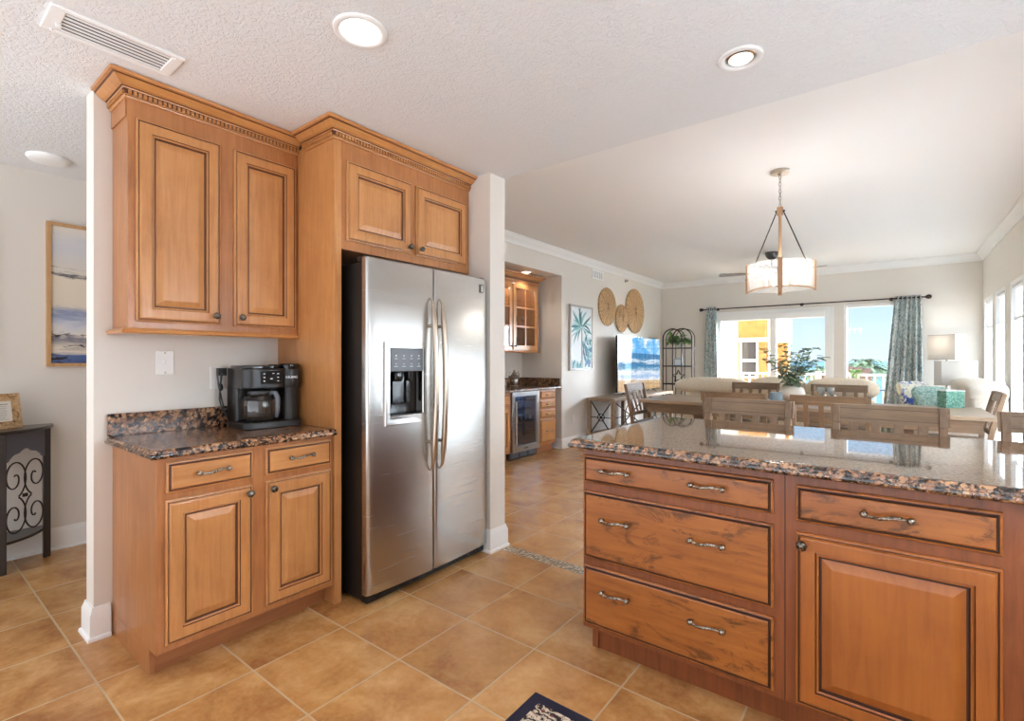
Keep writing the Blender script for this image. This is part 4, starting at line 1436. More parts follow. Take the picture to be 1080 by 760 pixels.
ur = thing('tea_urn', 'silver urn with two curled handles on the bar counter', 'urn', (-4.18, 5.43, 0.893))
c_ = (-4.12, 5.40, 0.893)
MB().lathe([(0.055, 0), (0.058, 0.008), (0.04, 0.02), (0.05, 0.035), (0.056, 0.07), (0.056, 0.105), (0.078, 0.118), (0.080, 0.135), (0.06, 0.155), (0.035, 0.168)], c_, 24).build('vessel', PEWTER, ur, 40)
MB().lathe([(0.037, 0.168), (0.038, 0.176), (0.028, 0.196), (0.012, 0.205), (0.016, 0.215), (0.012, 0.228), (0.001, 0.232)], c_, 20).build('lid', PEWTER, ur, 40)
for s_ in (-1, 1):
    pts = [V(c_[0], c_[1] + s_ * a, c_[2] + b) for a, b in ((0.075, 0.125), (0.105, 0.12), (0.118, 0.145), (0.108, 0.175), (0.088, 0.180), (0.086, 0.196), (0.10, 0.205))]
    MB().tube(pts, 0.006, 8).build('handle', PEWTER, ur, 60)
fc = thing('bar_faucet', 'slim curved bar faucet beside the silver urn', 'faucet', (-4.2, 5.02, 0.893))
MB().lathe([(0.022, 0), (0.022, 0.012), (0.012, 0.02), (0.012, 0.06)], (-4.20, 5.02, 0.893), 14).build('base', PEWTER, fc, 40)
MB().tube([(-4.20, 5.02, 0.95), (-4.20, 5.02, 1.06), (-4.19, 5.0, 1.12), (-4.17, 4.96, 1.16), (-4.14, 4.93, 1.165)], 0.008, 8).ball((-4.14, 4.925, 1.165), (0.02, 0.016, 0.024), 10).build('spout', BLACK_IR, fc, 60)
tb = thing('tumbler', 'clear tumbler standing between the faucet and the urn', 'glass', (-4.14, 5.19, 0.893))
MB().lathe([(0.03, 0), (0.034, 0.004), (0.037, 0.10), (0.034, 0.10), (0.031, 0.008), (0.001, 0.008)], (-4.14, 5.19, 0.893), 18).build('glass', WARE, tb, 40)
BULBN = pbr('bright nook lens', (255, 252, 245), 0.4, emit=(255, 246, 232), estr=6.0)
nl = thing('nook_light', 'small lit recessed light in the bar nook soffit', 'ceiling light', (-3.93, 5.42, NZ))
MB().lathe([(0.075, 0), (0.075, -0.005), (0.058, -0.008), (0.055, 0)], (-3.93, 5.42, NZ), 24, caps=False).build('trim_ring', TRIM, nl, 50)
MB().lathe([(0.056, -0.004), (0.001, -0.006)], (-3.93, 5.42, NZ), 24).build('lens', BULBN, nl, 50)
ld = bpy.data.lights.new('nook_lamp', 'SPOT'); ld.energy = 14; ld.spot_size = R(130); ld.spot_blend = 0.8; ld.shadow_soft_size = 0.05; ld.color = (1, 0.93, 0.84)
o = bpy.data.objects.new('nook_lamp', ld); COL.objects.link(o); o.location = (-3.93, 5.42, NZ - 0.03)

# ------------------------------------------------------------------ living room left wall
GREYF = pbr('silver grey picture frame', (176, 168, 160), 0.4)
PWHITE = pbr('pale print ground', (236, 240, 240), 0.6)
TEALS = [pbr('teal ink %d' % i, c, 0.6) for i, c in enumerate([(70, 128, 132), (128, 178, 178), (40, 84, 92), (172, 206, 204), (60, 92, 140), (150, 142, 130)])]
pp = picture(6.14, 6.82, 1.105, 2.07, 'tall teal palm tree print in a silver frame beside the bar nook', GREYF, PWHITE, XL, 0.028, 0.035)
m = MB()
px = XL + 0.0255
rp_ = random.Random(3)


def blade2(y, z, ang, L, w_, mi, bend=0.0, dx=0.0):
    n = 6
    P = []
    for i in range(n + 1):
        t_ = i / n
        a = ang - bend * t_
        cy, cz = y + math.cos(a) * L * t_, z + math.sin(a) * L * t_
        ww = w_ * math.sin(math.pi * (0.08 + 0.92 * t_)) * 0.5
        P.append((cy - math.sin(a) * ww, cz + math.cos(a) * ww, cy + math.sin(a) * ww, cz - math.cos(a) * ww))
    cl = lambda y_, z_: (min(max(y_, 6.172), 6.788), min(max(z_, 1.137), 2.038))
    vs = []
    for (a, b, c, d) in P:
        p1, p2 = cl(a, b), cl(c, d)
        vs += [(px + dx, p1[0], p1[1]), (px + dx, p2[0], p2[1])]
    m.add(vs, [(2 * i, 2 * i + 1, 2 * i + 3, 2 * i + 2) for i in range(n)], mi)


m.add([(px, 6.47, 1.14), (px, 6.52, 1.14), (px, 6.505, 1.74), (px, 6.475, 1.74)], [(0, 1, 2, 3)], 5)
for k in range(26):
    a = R(rp_.uniform(-40, 220))
    blade2(6.49, 1.76, a, rp_.uniform(0.22, 0.40), 0.035, rp_.choice([0, 1, 2, 3, 1]), rp_.uniform(-0.5, 0.9), 0.0001 * (k + 1))
for k in range(46):
    y = rp_.uniform(6.55, 6.79); z = rp_.uniform(1.14, 1.52)
    blade2(y, z, R(rp_.uniform(20, 160)), rp_.uniform(0.08, 0.18), 0.04, rp_.choice([0, 1, 2, 4, 4, 3]), 0.6, 0.0001 * (k + 30))
for k in range(22):
    blade2(rp_.uniform(6.18, 6.46), 1.14, R(rp_.uniform(50, 130)), rp_.uniform(0.06, 0.14), 0.03, rp_.choice([0, 1, 2, 3]), 0.4, 0.0001 * (k + 80))
m.build('palm_print', TEALS, pp, recalc=False)

RATT = pbr('woven rattan', (176, 134, 86), 0.75, spec=0.3)
_t, _b, _n, _l = nodes(RATT)
_tc = coords(RATT)
_sp = _n('ShaderNodeSeparateXYZ'); _l(_tc, _sp.inputs[0])
_rr = mth(RATT, 'SQRT', mth(RATT, 'ADD', mth(RATT, 'POWER', _sp.outputs[1], 2), mth(RATT, 'POWER', _sp.outputs[2], 2)))
_an = mth(RATT, 'ARCTAN2', _sp.outputs[2], _sp.outputs[1])
_w1 = mth(RATT, 'SINE', mth(RATT, 'MULTIPLY', _rr, 330))
_w2 = mth(RATT, 'SINE', mth(RATT, 'MULTIPLY', _an, 30))
_nn = noise(RATT, _tc, 30, 4, 0.7)
_m = mth(RATT, 'ADD', mth(RATT, 'MULTIPLY_ADD', _w1, 0.07, mth(RATT, 'MULTIPLY', _w2, 0.06)), _nn)
setc(RATT, ramp(RATT, _m, [(0.30, (126, 94, 60)), (0.52, (172, 136, 94)), (0.75, (210, 180, 140))]))
bump(RATT, _m, 0.4, 0.006)
for (y, z, r, lb) in ((7.345, 2.13, 0.305, 'large woven rattan disc nearest the palm print'), (7.866, 1.972, 0.23, 'small woven rattan disc between the two large ones'), (8.44, 2.14, 0.395, 'largest woven rattan disc nearest the room corner')):
    t_ = thing('rattan_disc', lb, 'wall decoration', (XL, y, z), group='woven discs on the living room wall')
    M = Matrix.Translation((XL + 0.002, y, z)) @ Matrix.Rotation(R(90), 4, 'Y')
    dx_ = 0.012 if r < 0.25 else 0.0
    MB().lathe([(r * 0.97, dx_), (r, dx_ + 0.01), (r * 0.985, dx_ + 0.022), (r * 0.9, dx_ + 0.026), (r * 0.4, dx_ + 0.034), (0.001, dx_ + 0.036)], (0, 0, 0), 48).xf(M).build('weave', RATT, t_, 60)
    m = MB().tube([M @ V(r * math.cos(2 * math.pi * k / 48), r * math.sin(2 * math.pi * k / 48), dx_ + 0.014) for k in range(48)], 0.010, 6, closed=True)
    for k in range(12):
        a = 2 * math.pi * k / 12 + 0.3
        m.tube([M @ V(r * q * math.cos(a), r * q * math.sin(a), dx_ + 0.037 - 0.012 * q) for q in (0.05, 0.4, 0.7, 0.97)], 0.0035, 5)
    m.build('rim', RATT, t_, 60)

wv = thing('wall_vent', 'white louvered air vent high on the wall under the crown moulding', 'vent', (XL, 7.04, 2.54))
MB().panel((XL, 6.845, 2.535), (0, 1, 0), (0, 0, 1), 0.385, 0.145, [(0, 0), (0, 0.008), (0.022, 0.010), (0.024, 0.002)], [0, 0, 0, 1]).build('frame', [TRIM, GREY_PL], wv)
for k in range(6):
    MB().box(XL + 0.003, XL + 0.010, 6.880 + k * 0.056, 6.912 + k * 0.056, 2.559, 2.656).build('louver', TRIM, wv)
spk = thing('sprinkler', 'small fire sprinkler head beside the crown moulding', 'sprinkler', (XL, 8.07, 2.645))
MB().lathe([(0.028, 0), (0.028, 0.006), (0.01, 0.01), (0.009, 0.04), (0.02, 0.042), (0.02, 0.046)], (0, 0, 0), 14).xf(Matrix.Translation((XL, 8.07, 2.645)) @ Matrix.Rotation(R(90), 4, 'Y')).build('head', PEWTER, spk, 50)
ol = thing('wall_outlet', 'white wall outlet low on the wall right of the bar nook', 'outlet', (XL, 6.27, 0.4))
MB().box(XL, XL + 0.005, 6.245, 6.315, 0.34, 0.455).build('plate', WHITE_PL, ol, bevel=0.002)
for zz in (0.375, 0.42):
    MB().box(XL + 0.005, XL + 0.0065, 6.262, 6.298, zz - 0.014, zz + 0.014).build('socket', WHITE_PL, ol)

# TV console and TV
cs = thing('media_console', 'weathered wood media console with black iron cross ends under the television', 'console', (-3.43, 7.8, 0))
cy0, cy1, cxa, cxb, ch = 6.60, 9.05, -3.655, -3.20, 0.69
MB().box(cxa, cxb, cy0, cy1, ch - 0.045, ch).build('top', CONS_W, cs, bevel=0.003)
for x in (cxa + 0.03, cxb - 0.03):
    for y in (cy0 + 0.03, (cy0 + cy1) / 2, cy1 - 0.03):
        MB().box(x - 0.028, x + 0.028, y - 0.028, y + 0.028, 0, ch - 0.045).build('leg', CONS_W, cs, bevel=0.002)
MB().box(cxa + 0.01, cxb - 0.01, cy0 + 0.01, cy1 - 0.01, 0.12, 0.155).build('shelf', CONS_W, cs)


def iron_x(a, b):
    m = MB()
    a, b = Vector(a), Vector(b)
    d = b - a
    for (z0, z1) in ((0.165, ch - 0.05), (ch - 0.05, 0.165)):
        m.tube([a + V(0, 0, z0), a + d * 0.5 + V(0, 0, (0.165 + ch - 0.05) / 2), b + V(0, 0, z1)], 0.009, 6)
    m.tube([a + V(0, 0, 0.4), b + V(0, 0, 0.4)], 0.007, 6)
    pts = [a + d * (0.5 + 0.16 * math.cos(2 * math.pi * k / 16)) + V(0, 0, 0.402 + d.length * 0.16 * math.sin(2 * math.pi * k / 16)) for k in range(16)]
    m.tube(pts, 0.007, 6, closed=True)
    m.build('iron_cross', BLACK_IR, cs, 60)


iron_x((cxa + 0.06, cy0 + 0.03, 0), (cxb - 0.06, cy0 + 0.03, 0))
iron_x((cxb - 0.03, cy0 + 0.06, 0), (cxb - 0.03, (cy0 + cy1) / 2 - 0.03, 0))
iron_x((cxb - 0.03, (cy0 + cy1) / 2 + 0.03, 0), (cxb - 0.03, cy1 - 0.06, 0))

SCREEN = pbr('television picture of a beach', (10, 10, 10), 0.04, spec=0.8)
_t, _b, _n, _l = nodes(SCREEN)
_v = coords(SCREEN)
_sp = _n('ShaderNodeSeparateXYZ'); _l(_v, _sp.inputs[0])
_fw = noise(SCREEN, coords(SCREEN, (1, 0.9, 7)), 2.4, 6, 0.65, 0.6)
_h = mth(SCREEN, 'ADD', mth(SCREEN, 'DIVIDE', _sp.outputs[2], 0.95), mth(SCREEN, 'MULTIPLY', mth(SCREEN, 'SUBTRACT', _sp.outputs[1], 0.0), 0.02))
_sea = ramp(SCREEN, mth(SCREEN, 'ADD', _h, mth(SCREEN, 'MULTIPLY', mth(SCREEN, 'SUBTRACT', _fw, 0.5), 0.30)),
            [(0.06, (196, 160, 116)), (0.14, (206, 176, 136)), (0.19, (236, 240, 248)), (0.25, (150, 186, 226)), (0.31, (236, 242, 250)), (0.40, (88, 150, 190)), (0.46, (60, 122, 168)), (0.52, (226, 238, 248)), (0.56, (70, 136, 180)), (0.64, (58, 124, 178))])
_fc = noise(SCREEN, coords(SCREEN, (1, 1.2, 3.0), (0, 3, 0)), 2.6, 5, 0.6, 0.3)
_sky = ramp(SCREEN, mth(SCREEN, 'ADD', mth(SCREEN, 'MULTIPLY', _fc, 0.9), mth(SCREEN, 'MULTIPLY', _h, 0.18)), [(0.5, (96, 176, 240)), (0.62, (150, 206, 246)), (0.70, (240, 246, 252))])
_is = ramp(SCREEN, _h, [(0.655, (0, 0, 0)), (0.665, (255, 255, 255))])
_l(mix(SCREEN, _is, _sea, _sky), _b.inputs['Emission Color'])
_b.inputs['Emission Strength'].default_value = 0.75
tv = thing('television', 'large flat television showing a beach on the media console', 'television', (-3.44, 8.13, ch))
ty0, ty1, tz0, tz1 = 7.22, 9.02, 0.735, 1.652
MB().box(-3.475, -3.440, ty0, ty1, tz0, tz1).build('casing', BLACK_PL, tv, bevel=0.003)
m = MB().panel((-3.440, ty0, tz0), (0, 1, 0), (0, 0, 1), ty1 - ty0, tz1 - tz0, [(0, 0), (0, 0.004), (0.010, 0.004), (0.010, 0.001)], None, back=False)
del m.f[-1]; del m.m[-1]
m.build('bezel', CHROME, tv)
sc_ = MB().box(-0.0005, 0.0008, -0.888, 0.888, 0.0, tz1 - tz0 - 0.02).build('screen', SCREEN)
sc_.parent = tv
sc_.location = V(-3.4395, (ty0 + ty1) / 2, tz0 + 0.01) - tv.location
for y in (7.6, 8.65):
    MB().bar((-3.455, y, ch + 0.06), (-3.36, y, ch + 0.004), 0.03, 0.008).bar((-3.455, y, ch + 0.06), (-3.55, y, ch + 0.004), 0.03, 0.008).build('stand_foot', BLACK_PL, tv)

# etagere with its small things
et = thing('etagere', 'double arched dark iron etagere in the room corner beside the television', 'shelf', (-3.17, 9.3, 0))
ey, ed, ex0, ex1, eh = 9.18, 0.17, -3.44, -2.90, 1.84
arch = []
exm0, exm1 = -3.255, -3.085
for yy in (ey, ey + ed):
    m = MB()
    for (a, b) in ((ex0, exm1), (exm0, ex1)):
        r_ = (b - a) / 2
        pts = [(a, yy, 0)] + [(a, yy, z) for z in (0.5, 1.0, eh - r_)] + [((a + b) / 2 - r_ * math.cos(R(q)), yy, eh - r_ + r_ * math.sin(R(q))) for q in range(15, 180, 15)] + [(b, yy, z) for z in (eh - r_, 1.0, 0.5)] + [(b, yy, 0)]
        m.tube(pts, 0.012 if yy == ey else 0.008, 8)
    m.build('arch_frame', IRON, et, 60)
for z in (0.45, 0.803, 1.14, 1.478):
    m = MB()
    m.bar((ex0, ey, z), (ex1, ey, z), 0.018, 0.022).bar((ex0, ey + ed, z), (ex1, ey + ed, z), 0.018, 0.022)
    m.bar((ex0, ey, z), (ex0, ey + ed, z), 0.018, 0.022).bar((ex1, ey, z), (ex1, ey + ed, z), 0.018, 0.022)
    s_ = m.build('shelf', IRON, et)
    MB().box(ex0 + 0.008, ex1 - 0.008, ey + 0.008, ey + ed - 0.008, z - 0.002, z + 0.006).build('shelf_glass', CAB_GLASS, s_)
LEAF = pbr('trailing green leaf', (92, 130, 58), 0.5)
_f = noise(LEAF, coords(LEAF), 14, 3)
setc(LEAF, ramp(LEAF, _f, [(0.35, (58, 96, 40)), (0.65, (122, 158, 76))]))
GLASSV = glassy('clear vase glass', (244, 248, 246), 0.1, haze=0.12)


def leaf(m, p, d, L, w_, up=V(0, 0, 1), mi=0, fold=0.12):
    d = Vector(d).normalized()
    s_ = d.cross(up)
    s_ = s_.normalized() if s_.length > 1e-3 else V(1, 0, 0)
    nn = s_.cross(d)
    prof = [(0.0, 0.06), (0.18, 0.6), (0.42, 1.0), (0.7, 0.78), (0.9, 0.32), (1.0, 0.02)]
    vs, fs = [], []
    for (t_, k) in prof:
        c = Vector(p) + d * L * t_ - nn * (t_ * t_ * L * 0.22)
        vs += [c - s_ * w_ / 2 * k + nn * w_ * fold * k, c, c + s_ * w_ / 2 * k + nn * w_ * fold * k]
    for i in range(len(prof) - 1):
        a = i * 3
        fs += [(a, a + 1, a + 4, a + 3), (a + 1, a + 2, a + 5, a + 4)]
    m.add(vs, fs, mi)


vp = thing('potted_plant', 'leafy green plant in a glass vase on the top etagere shelf', 'plant', (-3.16, 9.265, 1.485))
MB().lathe([(0.04, 0), (0.045, 0.01), (0.045, 0.10), (0.03, 0.13), (0.033, 0.15)], (-3.16, 9.265, 1.4845), 18, caps=False).build('vase', GLASSV, vp, 180)
m = MB(); m2 = MB(); rq = random.Random(11)
for k in range(11):
    a = rq.uniform(0, 6.28); b = rq.uniform(0.1, 0.28)
    p0 = V(-3.16, 9.265, 1.56); p1 = p0 + V(0.05 * math.cos(a), 0.05 * math.sin(a), 0.09); p2 = p0 + V(b * math.cos(a), b * 0.7 * math.sin(a), 0.10 + rq.uniform(-0.08, 0.07))
    m.tube([p0, p1, p2], [0.003, 0.003, 0.002], 5)
    for q in range(9):
        t_ = rq.uniform(0.2, 1.0); p = p1.lerp(p2, t_)
        leaf(m2, p, (rq.uniform(-1, 1), rq.uniform(-1, 1), rq.uniform(-0.5, 0.5)), rq.uniform(0.09, 0.14), 0.075)
m.build('stem', LEAF, vp, 60)
m2.build('foliage', LEAF, vp, recalc=False)
gb = thing('glass_block', 'square pale glass block on the middle etagere shelf', 'ornament', (-3.17, 9.25, 1.147))
m = MB().box(-3.245, -3.095, 9.215, 9.285, 1.1465, 1.29); m.build('block', JAR, gb, bevel=0.008)
MB().box(-3.225, -3.115, 9.211, 9.215, 1.165, 1.27).build('inset', WHITE_PL, gb)
kn = thing('star_ornament', 'dark metal star ornament on a lower etagere shelf', 'ornament', (-3.17, 9.25, 0.81))
m = MB()
ctr = V(-3.17, 9.25, 0.945)
for k in range(5):
    a = R(90 + 72 * k)
    tip = ctr + V(0.125 * math.cos(a), 0, 0.125 * math.sin(a))
    for s_ in (-1, 1):
        b_ = ctr + V(0.055 * math.cos(a + s_ * R(36)), 0.0, 0.055 * math.sin(a + s_ * R(36)))
        for yy in (-0.03, 0.03):
            m.tube([tip, b_ + V(0, yy, 0)], 0.006, 6)
m.box(-3.235, -3.105, 9.215, 9.285, 0.8095, 0.825)
m.build('star', BLACK_IR, kn)

# ------------------------------------------------------------------ counter stools, dining table and chairs


def make_chair(name, label, cat, W, SH, H, group, nsl=4):
    """local frame: the back is at +y, the sitter faces -y"""
    t_ = thing(name, label, cat, (0, 0, 0), 0, group)
    D = 0.43
    hw = W / 2
    yb = -0.11                           # rear of the seat
    rec = lambda z: yb + (z - SH) / (H - SH) * 0.11 if z > SH else yb + (SH - z) * 0.05
    m = MB().prism(rrect(-hw + 0.005, hw - 0.005, yb - D, yb + 0.02, 0.03), *XY, SH - 0.035, SH)
    m.build('seat', T_WOOD_X, t_, bevel=0.006)
    m = MB().box(-hw + 0.03, hw - 0.03, yb - D + 0.03, yb - D + 0.05, SH - 0.095, SH - 0.035).box(-hw + 0.03, hw - 0.03, yb - 0.02, yb, SH - 0.095, SH - 0.035)
    m.box(-hw + 0.03, -hw + 0.05, yb - D + 0.05, yb - 0.02, SH - 0.095, SH - 0.035).box(hw - 0.05, hw - 0.03, yb - D + 0.05, yb - 0.02, SH - 0.095, SH - 0.035)
    m.build('seat_frame', T_WOOD_X, t_)
    for s_ in (-1, 1):
        x = s_ * (hw - 0.022)
        MB().bar((x, yb - D + 0.03, 0), (x, yb - D + 0.03, SH - 0.035), 0.036, 0.040).build('leg', T_WOOD_Z, t_, bevel=0.003)
        m = MB()
        zz = [0, SH - 0.05, SH + 0.1, H - 0.10, H - 0.004]
        for a, b in zip(zz[:-1], zz[1:]):
            m.bar((x, rec(a), a), (x, rec(b), b), 0.032, 0.042)
        m.build('leg', T_WOOD_Z, t_, bevel=0.003)
        m = MB().bar((x, yb - D + 0.03, SH * 0.38), (x, rec(SH * 0.38), SH * 0.38), 0.02, 0.03)
        m.build('stretcher', T_WOOD_X, t_)
    MB().bar((-hw + 0.03, yb - D + 0.03, SH * 0.30), (hw - 0.03, yb - D + 0.03, SH * 0.30), 0.022, 0.034).build('stretcher', T_WOOD_X, t_)
    # top rail with an inset border line on both faces, slightly bowed
    rz0, rz1 = H - 0.092, H

    def face(s_):
        m = MB()
        nx = 11
        yo = lambda x: (1 - (x / hw) ** 2) * 0.014
        return yo
    yo = lambda x: (1 - (x / hw) ** 2) * 0.016
    xs_ = [-hw - 0.004, -hw + 0.020, -hw + 0.023] + [(-hw + 0.023) + (2 * hw - 0.046) * k / 8 for k in range(1, 8)] + [hw - 0.023, hw - 0.020, hw + 0.004]
    zs_ = [rz0, rz0 + 0.018, rz0 + 0.021, rz1 - 0.021, rz1 - 0.018, rz1]
    m = MB()
    th = 0.013
    for sgn in (-1, 1):
        b = len(m.v)
        for z in zs_:
            for x in xs_:
                m.v.append(V(x, rec(z) + yo(x) + sgn * th, z))
        n = len(xs_)
        for j in range(len(zs_) - 1):
            for i in range(n - 1):
                dark = ((i in (1, n - 3)) and 1 <= j <= 3) or ((j in (1, 3)) and 1 <= i <= n - 3)
                m.f.append([b + j * n + i, b + j * n + i + 1, b + (j + 1) * n + i + 1, b + (j + 1) * n + i]); m.m.append(1 if dark else 0)
    n = len(xs_); k = n * len(zs_); J = len(zs_) - 1
    for i in range(n - 1):
        m.f.append([i, i + 1, k + i + 1, k + i]); m.m.append(0)
        m.f.append([J * n + i, J * n + i + 1, k + J * n + i + 1, k + J * n + i]); m.m.append(0)
    for j in range(J):
        m.f.append([j * n, (j + 1) * n, k + (j + 1) * n, k + j * n]); m.m.append(0)
        m.f.append([j * n + n - 1, (j + 1) * n + n - 1, k + (j + 1) * n + n - 1, k + j * n + n - 1]); m.m.append(0)
    m.build('top_rail', [T_WOOD_X, DARKEDGE], t_)
    lz = SH + 0.10
    MB().bar((-hw + 0.03, rec(lz), lz), (hw - 0.03, rec(lz), lz), 0.022, 0.045).build('lower_rail', T_WOOD_X, t_, bevel=0.002)
    for q in range(nsl):
        x = -hw + W * (q + 1) / (nsl + 1)
        m = MB().bar((x, rec(lz + 0.02) + yo(x) * 0.4, lz + 0.02), (x, rec(rz0 + 0.005) + yo(x), rz0 + 0.005), 0.040, 0.012)
        m.build('slat', T_WOOD_Z, t_, bevel=0.002)
    return t_


st = make_chair('counter_stool', 'weathered wood counter stool at the middle of the island, right of the vase', 'counter stool', 0.484, 0.64, 1.026, 'counter stools behind the island')
st.location = (-0.017, 3.235, 0)
dup(st, (-0.688, 3.235, 0), 0, 'weathered wood counter stool at the island in front of the vase')
dup(st, (0.640, 3.215, 0), 0, 'weathered wood counter stool at the island cut by the right picture edge')

tbx0, tbx1, tby0, tby1 = -2.555, 0.745, 5.955, 7.10
dt = thing('dining_table', 'long pale weathered wood dining table beyond the island', 'dining table', (-0.9, 6.5, 0))
m = MB().box(tbx0, tbx1, tby0, tby1, 0.724, 0.760)
m.build('tabletop', T_TOP, dt, bevel=0.004)
m = MB()
a_ = 0.09
m.box(tbx0 + a_, tbx1 - a_, tby0 + a_, tby0 + a_ + 0.025, 0.60, 0.724).box(tbx0 + a_, tbx1 - a_, tby1 - a_ - 0.025, tby1 - a_, 0.60, 0.724)
m.box(tbx0 + a_, tbx0 + a_ + 0.025, tby0 + a_ + 0.025, tby1 - a_ - 0.025, 0.60, 0.724).box(tbx1 - a_ - 0.025, tbx1 - a_, tby0 + a_ + 0.025, tby1 - a_ - 0.025, 0.60, 0.724)
m.build('apron', T_WOOD_X, dt)
for x in (-1.95, 0.12):
    m = MB().prism([(-0.36, 0), (0.36, 0), (0.36, 0.06), (0.12, 0.10), (0.10, 0.55), (0.34, 0.60), (-0.34, 0.60), (-0.10, 0.55), (-0.12, 0.10), (-0.36, 0.06)], (x, (tby0 + tby1) / 2, 0), (0, 1, 0), (0, 0, 1), -0.06, 0.06)
    m.build('pedestal_leg', T_WOOD_Z, dt, bevel=0.004)
MB().box(-1.89, 0.06, 6.49, 6.56, 0.16, 0.24).build('stretcher', T_WOOD_X, dt)

dc = make_chair('dining_chair', 'weathered wood dining chair on the near side of the table, left one', 'dining chair', 0.60, 0.46, 0.945, 'dining chairs around the table')
dc.location = (-1.235, 5.16, 0); dc.rotation_euler = (0, 0, R(180))
dup(dc, (-0.435, 5.16, 0), R(180), 'weathered wood dining chair on the near side of the table, right one')
dup(dc, (-1.50, 7.52, 0), 0, 'weathered wood dining chair on the far side of the table, left of the vase')
dup(dc, (-0.53, 7.52, 0), 0, 'weathered wood dining chair on the far side of the table, right of the vase')
dup(dc, (-2.76, 6.30, 0), R(90), 'weathered wood dining chair at the left end of the table, before the television')
dup(dc, (0.845, 6.77, 0), R(-90), 'weathered wood dining chair at the right end of the table, before the windows')

# on the table
VASE = pbr('matt cream stoneware', (226, 218, 206), 0.6)
vs = thing('vase', 'round cream stoneware vase holding eucalyptus on the dining table', 'vase', (-0.95, 6.80, 0.7605))
vc = (-0.95, 6.80, 0.7605)
MB().lathe([(0.05, 0), (0.09, 0.012), (0.132, 0.06), (0.142, 0.10), (0.125, 0.15), (0.075, 0.185), (0.048, 0.195), (0.046, 0.215), (0.054, 0.222), (0.048, 0.222), (0.040, 0.20), (0.04, 0.03), (0.001, 0.03)], vc, 32).build('body', VASE, vs, 60)
EUC = pbr('eucalyptus leaf', (104, 128, 108), 0.6)
_f = noise(EUC, coords(EUC), 9, 3)
setc(EUC, ramp(EUC, _f, [(0.34, (112, 138, 116)), (0.5, (156, 176, 148)), (0.68, (200, 208, 176))]))
BERRY = pbr('cream seed pods', (222, 214, 184), 0.6)
TWIG = pbr('brown twig', (92, 74, 56), 0.7)
eu = thing('eucalyptus', 'bunch of grey green eucalyptus branches standing in the cream vase', 'plant', (-0.95, 6.80, 0.80))
re_ = random.Random(5)
STEMS = [(-0.36, 0.02, 0.50), (-0.27, 0.1, 0.36), (-0.13, -0.05, 0.58), (0.02, 0.08, 0.46), (0.14, -0.04, 0.52), (0.30, 0.06, 0.54), (0.36, -0.02, 0.40), (-0.10, 0.18, 0.34), (0.12, -0.18, 0.32), (-0.02, -0.16, 0.40), (0.22, 0.16, 0.36), (-0.20, -0.14, 0.26)]
cr_, sr_ = math.cos(R(37.6)), math.sin(R(37.6))
for (a, dpt, hgt) in STEMS:
    dx, dy = a * cr_ - dpt * sr_, a * sr_ + dpt * cr_
    p0 = V(vc[0] + dx * 0.03, vc[1] + dy * 0.03, 0.83); p1 = V(vc[0] + dx * 0.10, vc[1] + dy * 0.10, 0.98)
    p2 = V(vc[0] + dx * 0.55, vc[1] + dy * 0.55, 0.98 + hgt * 0.55); p3 = V(vc[0] + dx, vc[1] + dy, 0.98 + hgt * 0.8)
    pts = []
    for k in range(13):
        t_ = k / 12
        pts.append(p0 * (1 - t_) ** 3 + p1 * 3 * t_ * (1 - t_) ** 2 + p2 * 3 * t_ * t_ * (1 - t_) + p3 * t_ ** 3)
    m = MB().tube(pts, [0.0035] * 8 + [0.003] * 3 + [0.002] * 2, 5)
    s_ = m.build('branch', TWIG, eu, 60)
    m = MB()
    for k in range(3, 13):
        for q in range(3):
            ang = re_.uniform(0, 6.28)
            d = V(math.cos(ang), math.sin(ang), re_.uniform(-0.15, 0.55))
            leaf(m, pts[k] + V(0, 0, re_.uniform(-0.01, 0.01)), d, re_.uniform(0.07, 0.11), re_.uniform(0.06, 0.08))
    m.build('leaves', EUC, s_, recalc=False)
m = MB()
for k in range(9):
    m.ball((vc[0] + re_.uniform(-0.10, 0.12), vc[1] + re_.uniform(-0.1, 0.05), re_.uniform(1.02, 1.16)), 0.013, 8)
tag(m.build('seed_pods', BERRY, eu, 60), 'cream seed pods', kind='stuff')

jr = thing('candle_jar', 'ribbed blue grey glass candle jar in front of the cream vase', 'candle jar', (-1.07, 6.38, 0.7605))
jc = (-1.055, 6.38, 0.7605)
m = MB()
prof = [(0.055, 0), (0.064, 0.008), (0.066, 0.05), (0.066, 0.12), (0.063, 0.128), (0.060, 0.124), (0.060, 0.012), (0.001, 0.012)]
m.lathe(prof, jc, 32)
m.build('jar', JAR, jr, 40)
m = MB()
for k in range(20):
    a = 2 * math.pi * k / 20
    m.tube([(jc[0] + 0.067 * math.cos(a), jc[1] + 0.067 * math.sin(a), jc[2] + z) for z in (0.012, 0.06, 0.115)], 0.0035, 5)
tag(m.build('ribs', JAR, jr, 60), 'raised glass ribs', kind='stuff')
MB().lathe([(0.056, 0.014), (0.058, 0.02), (0.058, 0.07), (0.001, 0.072)], jc, 24).build('candle', WHITE_PL, jr, 40)

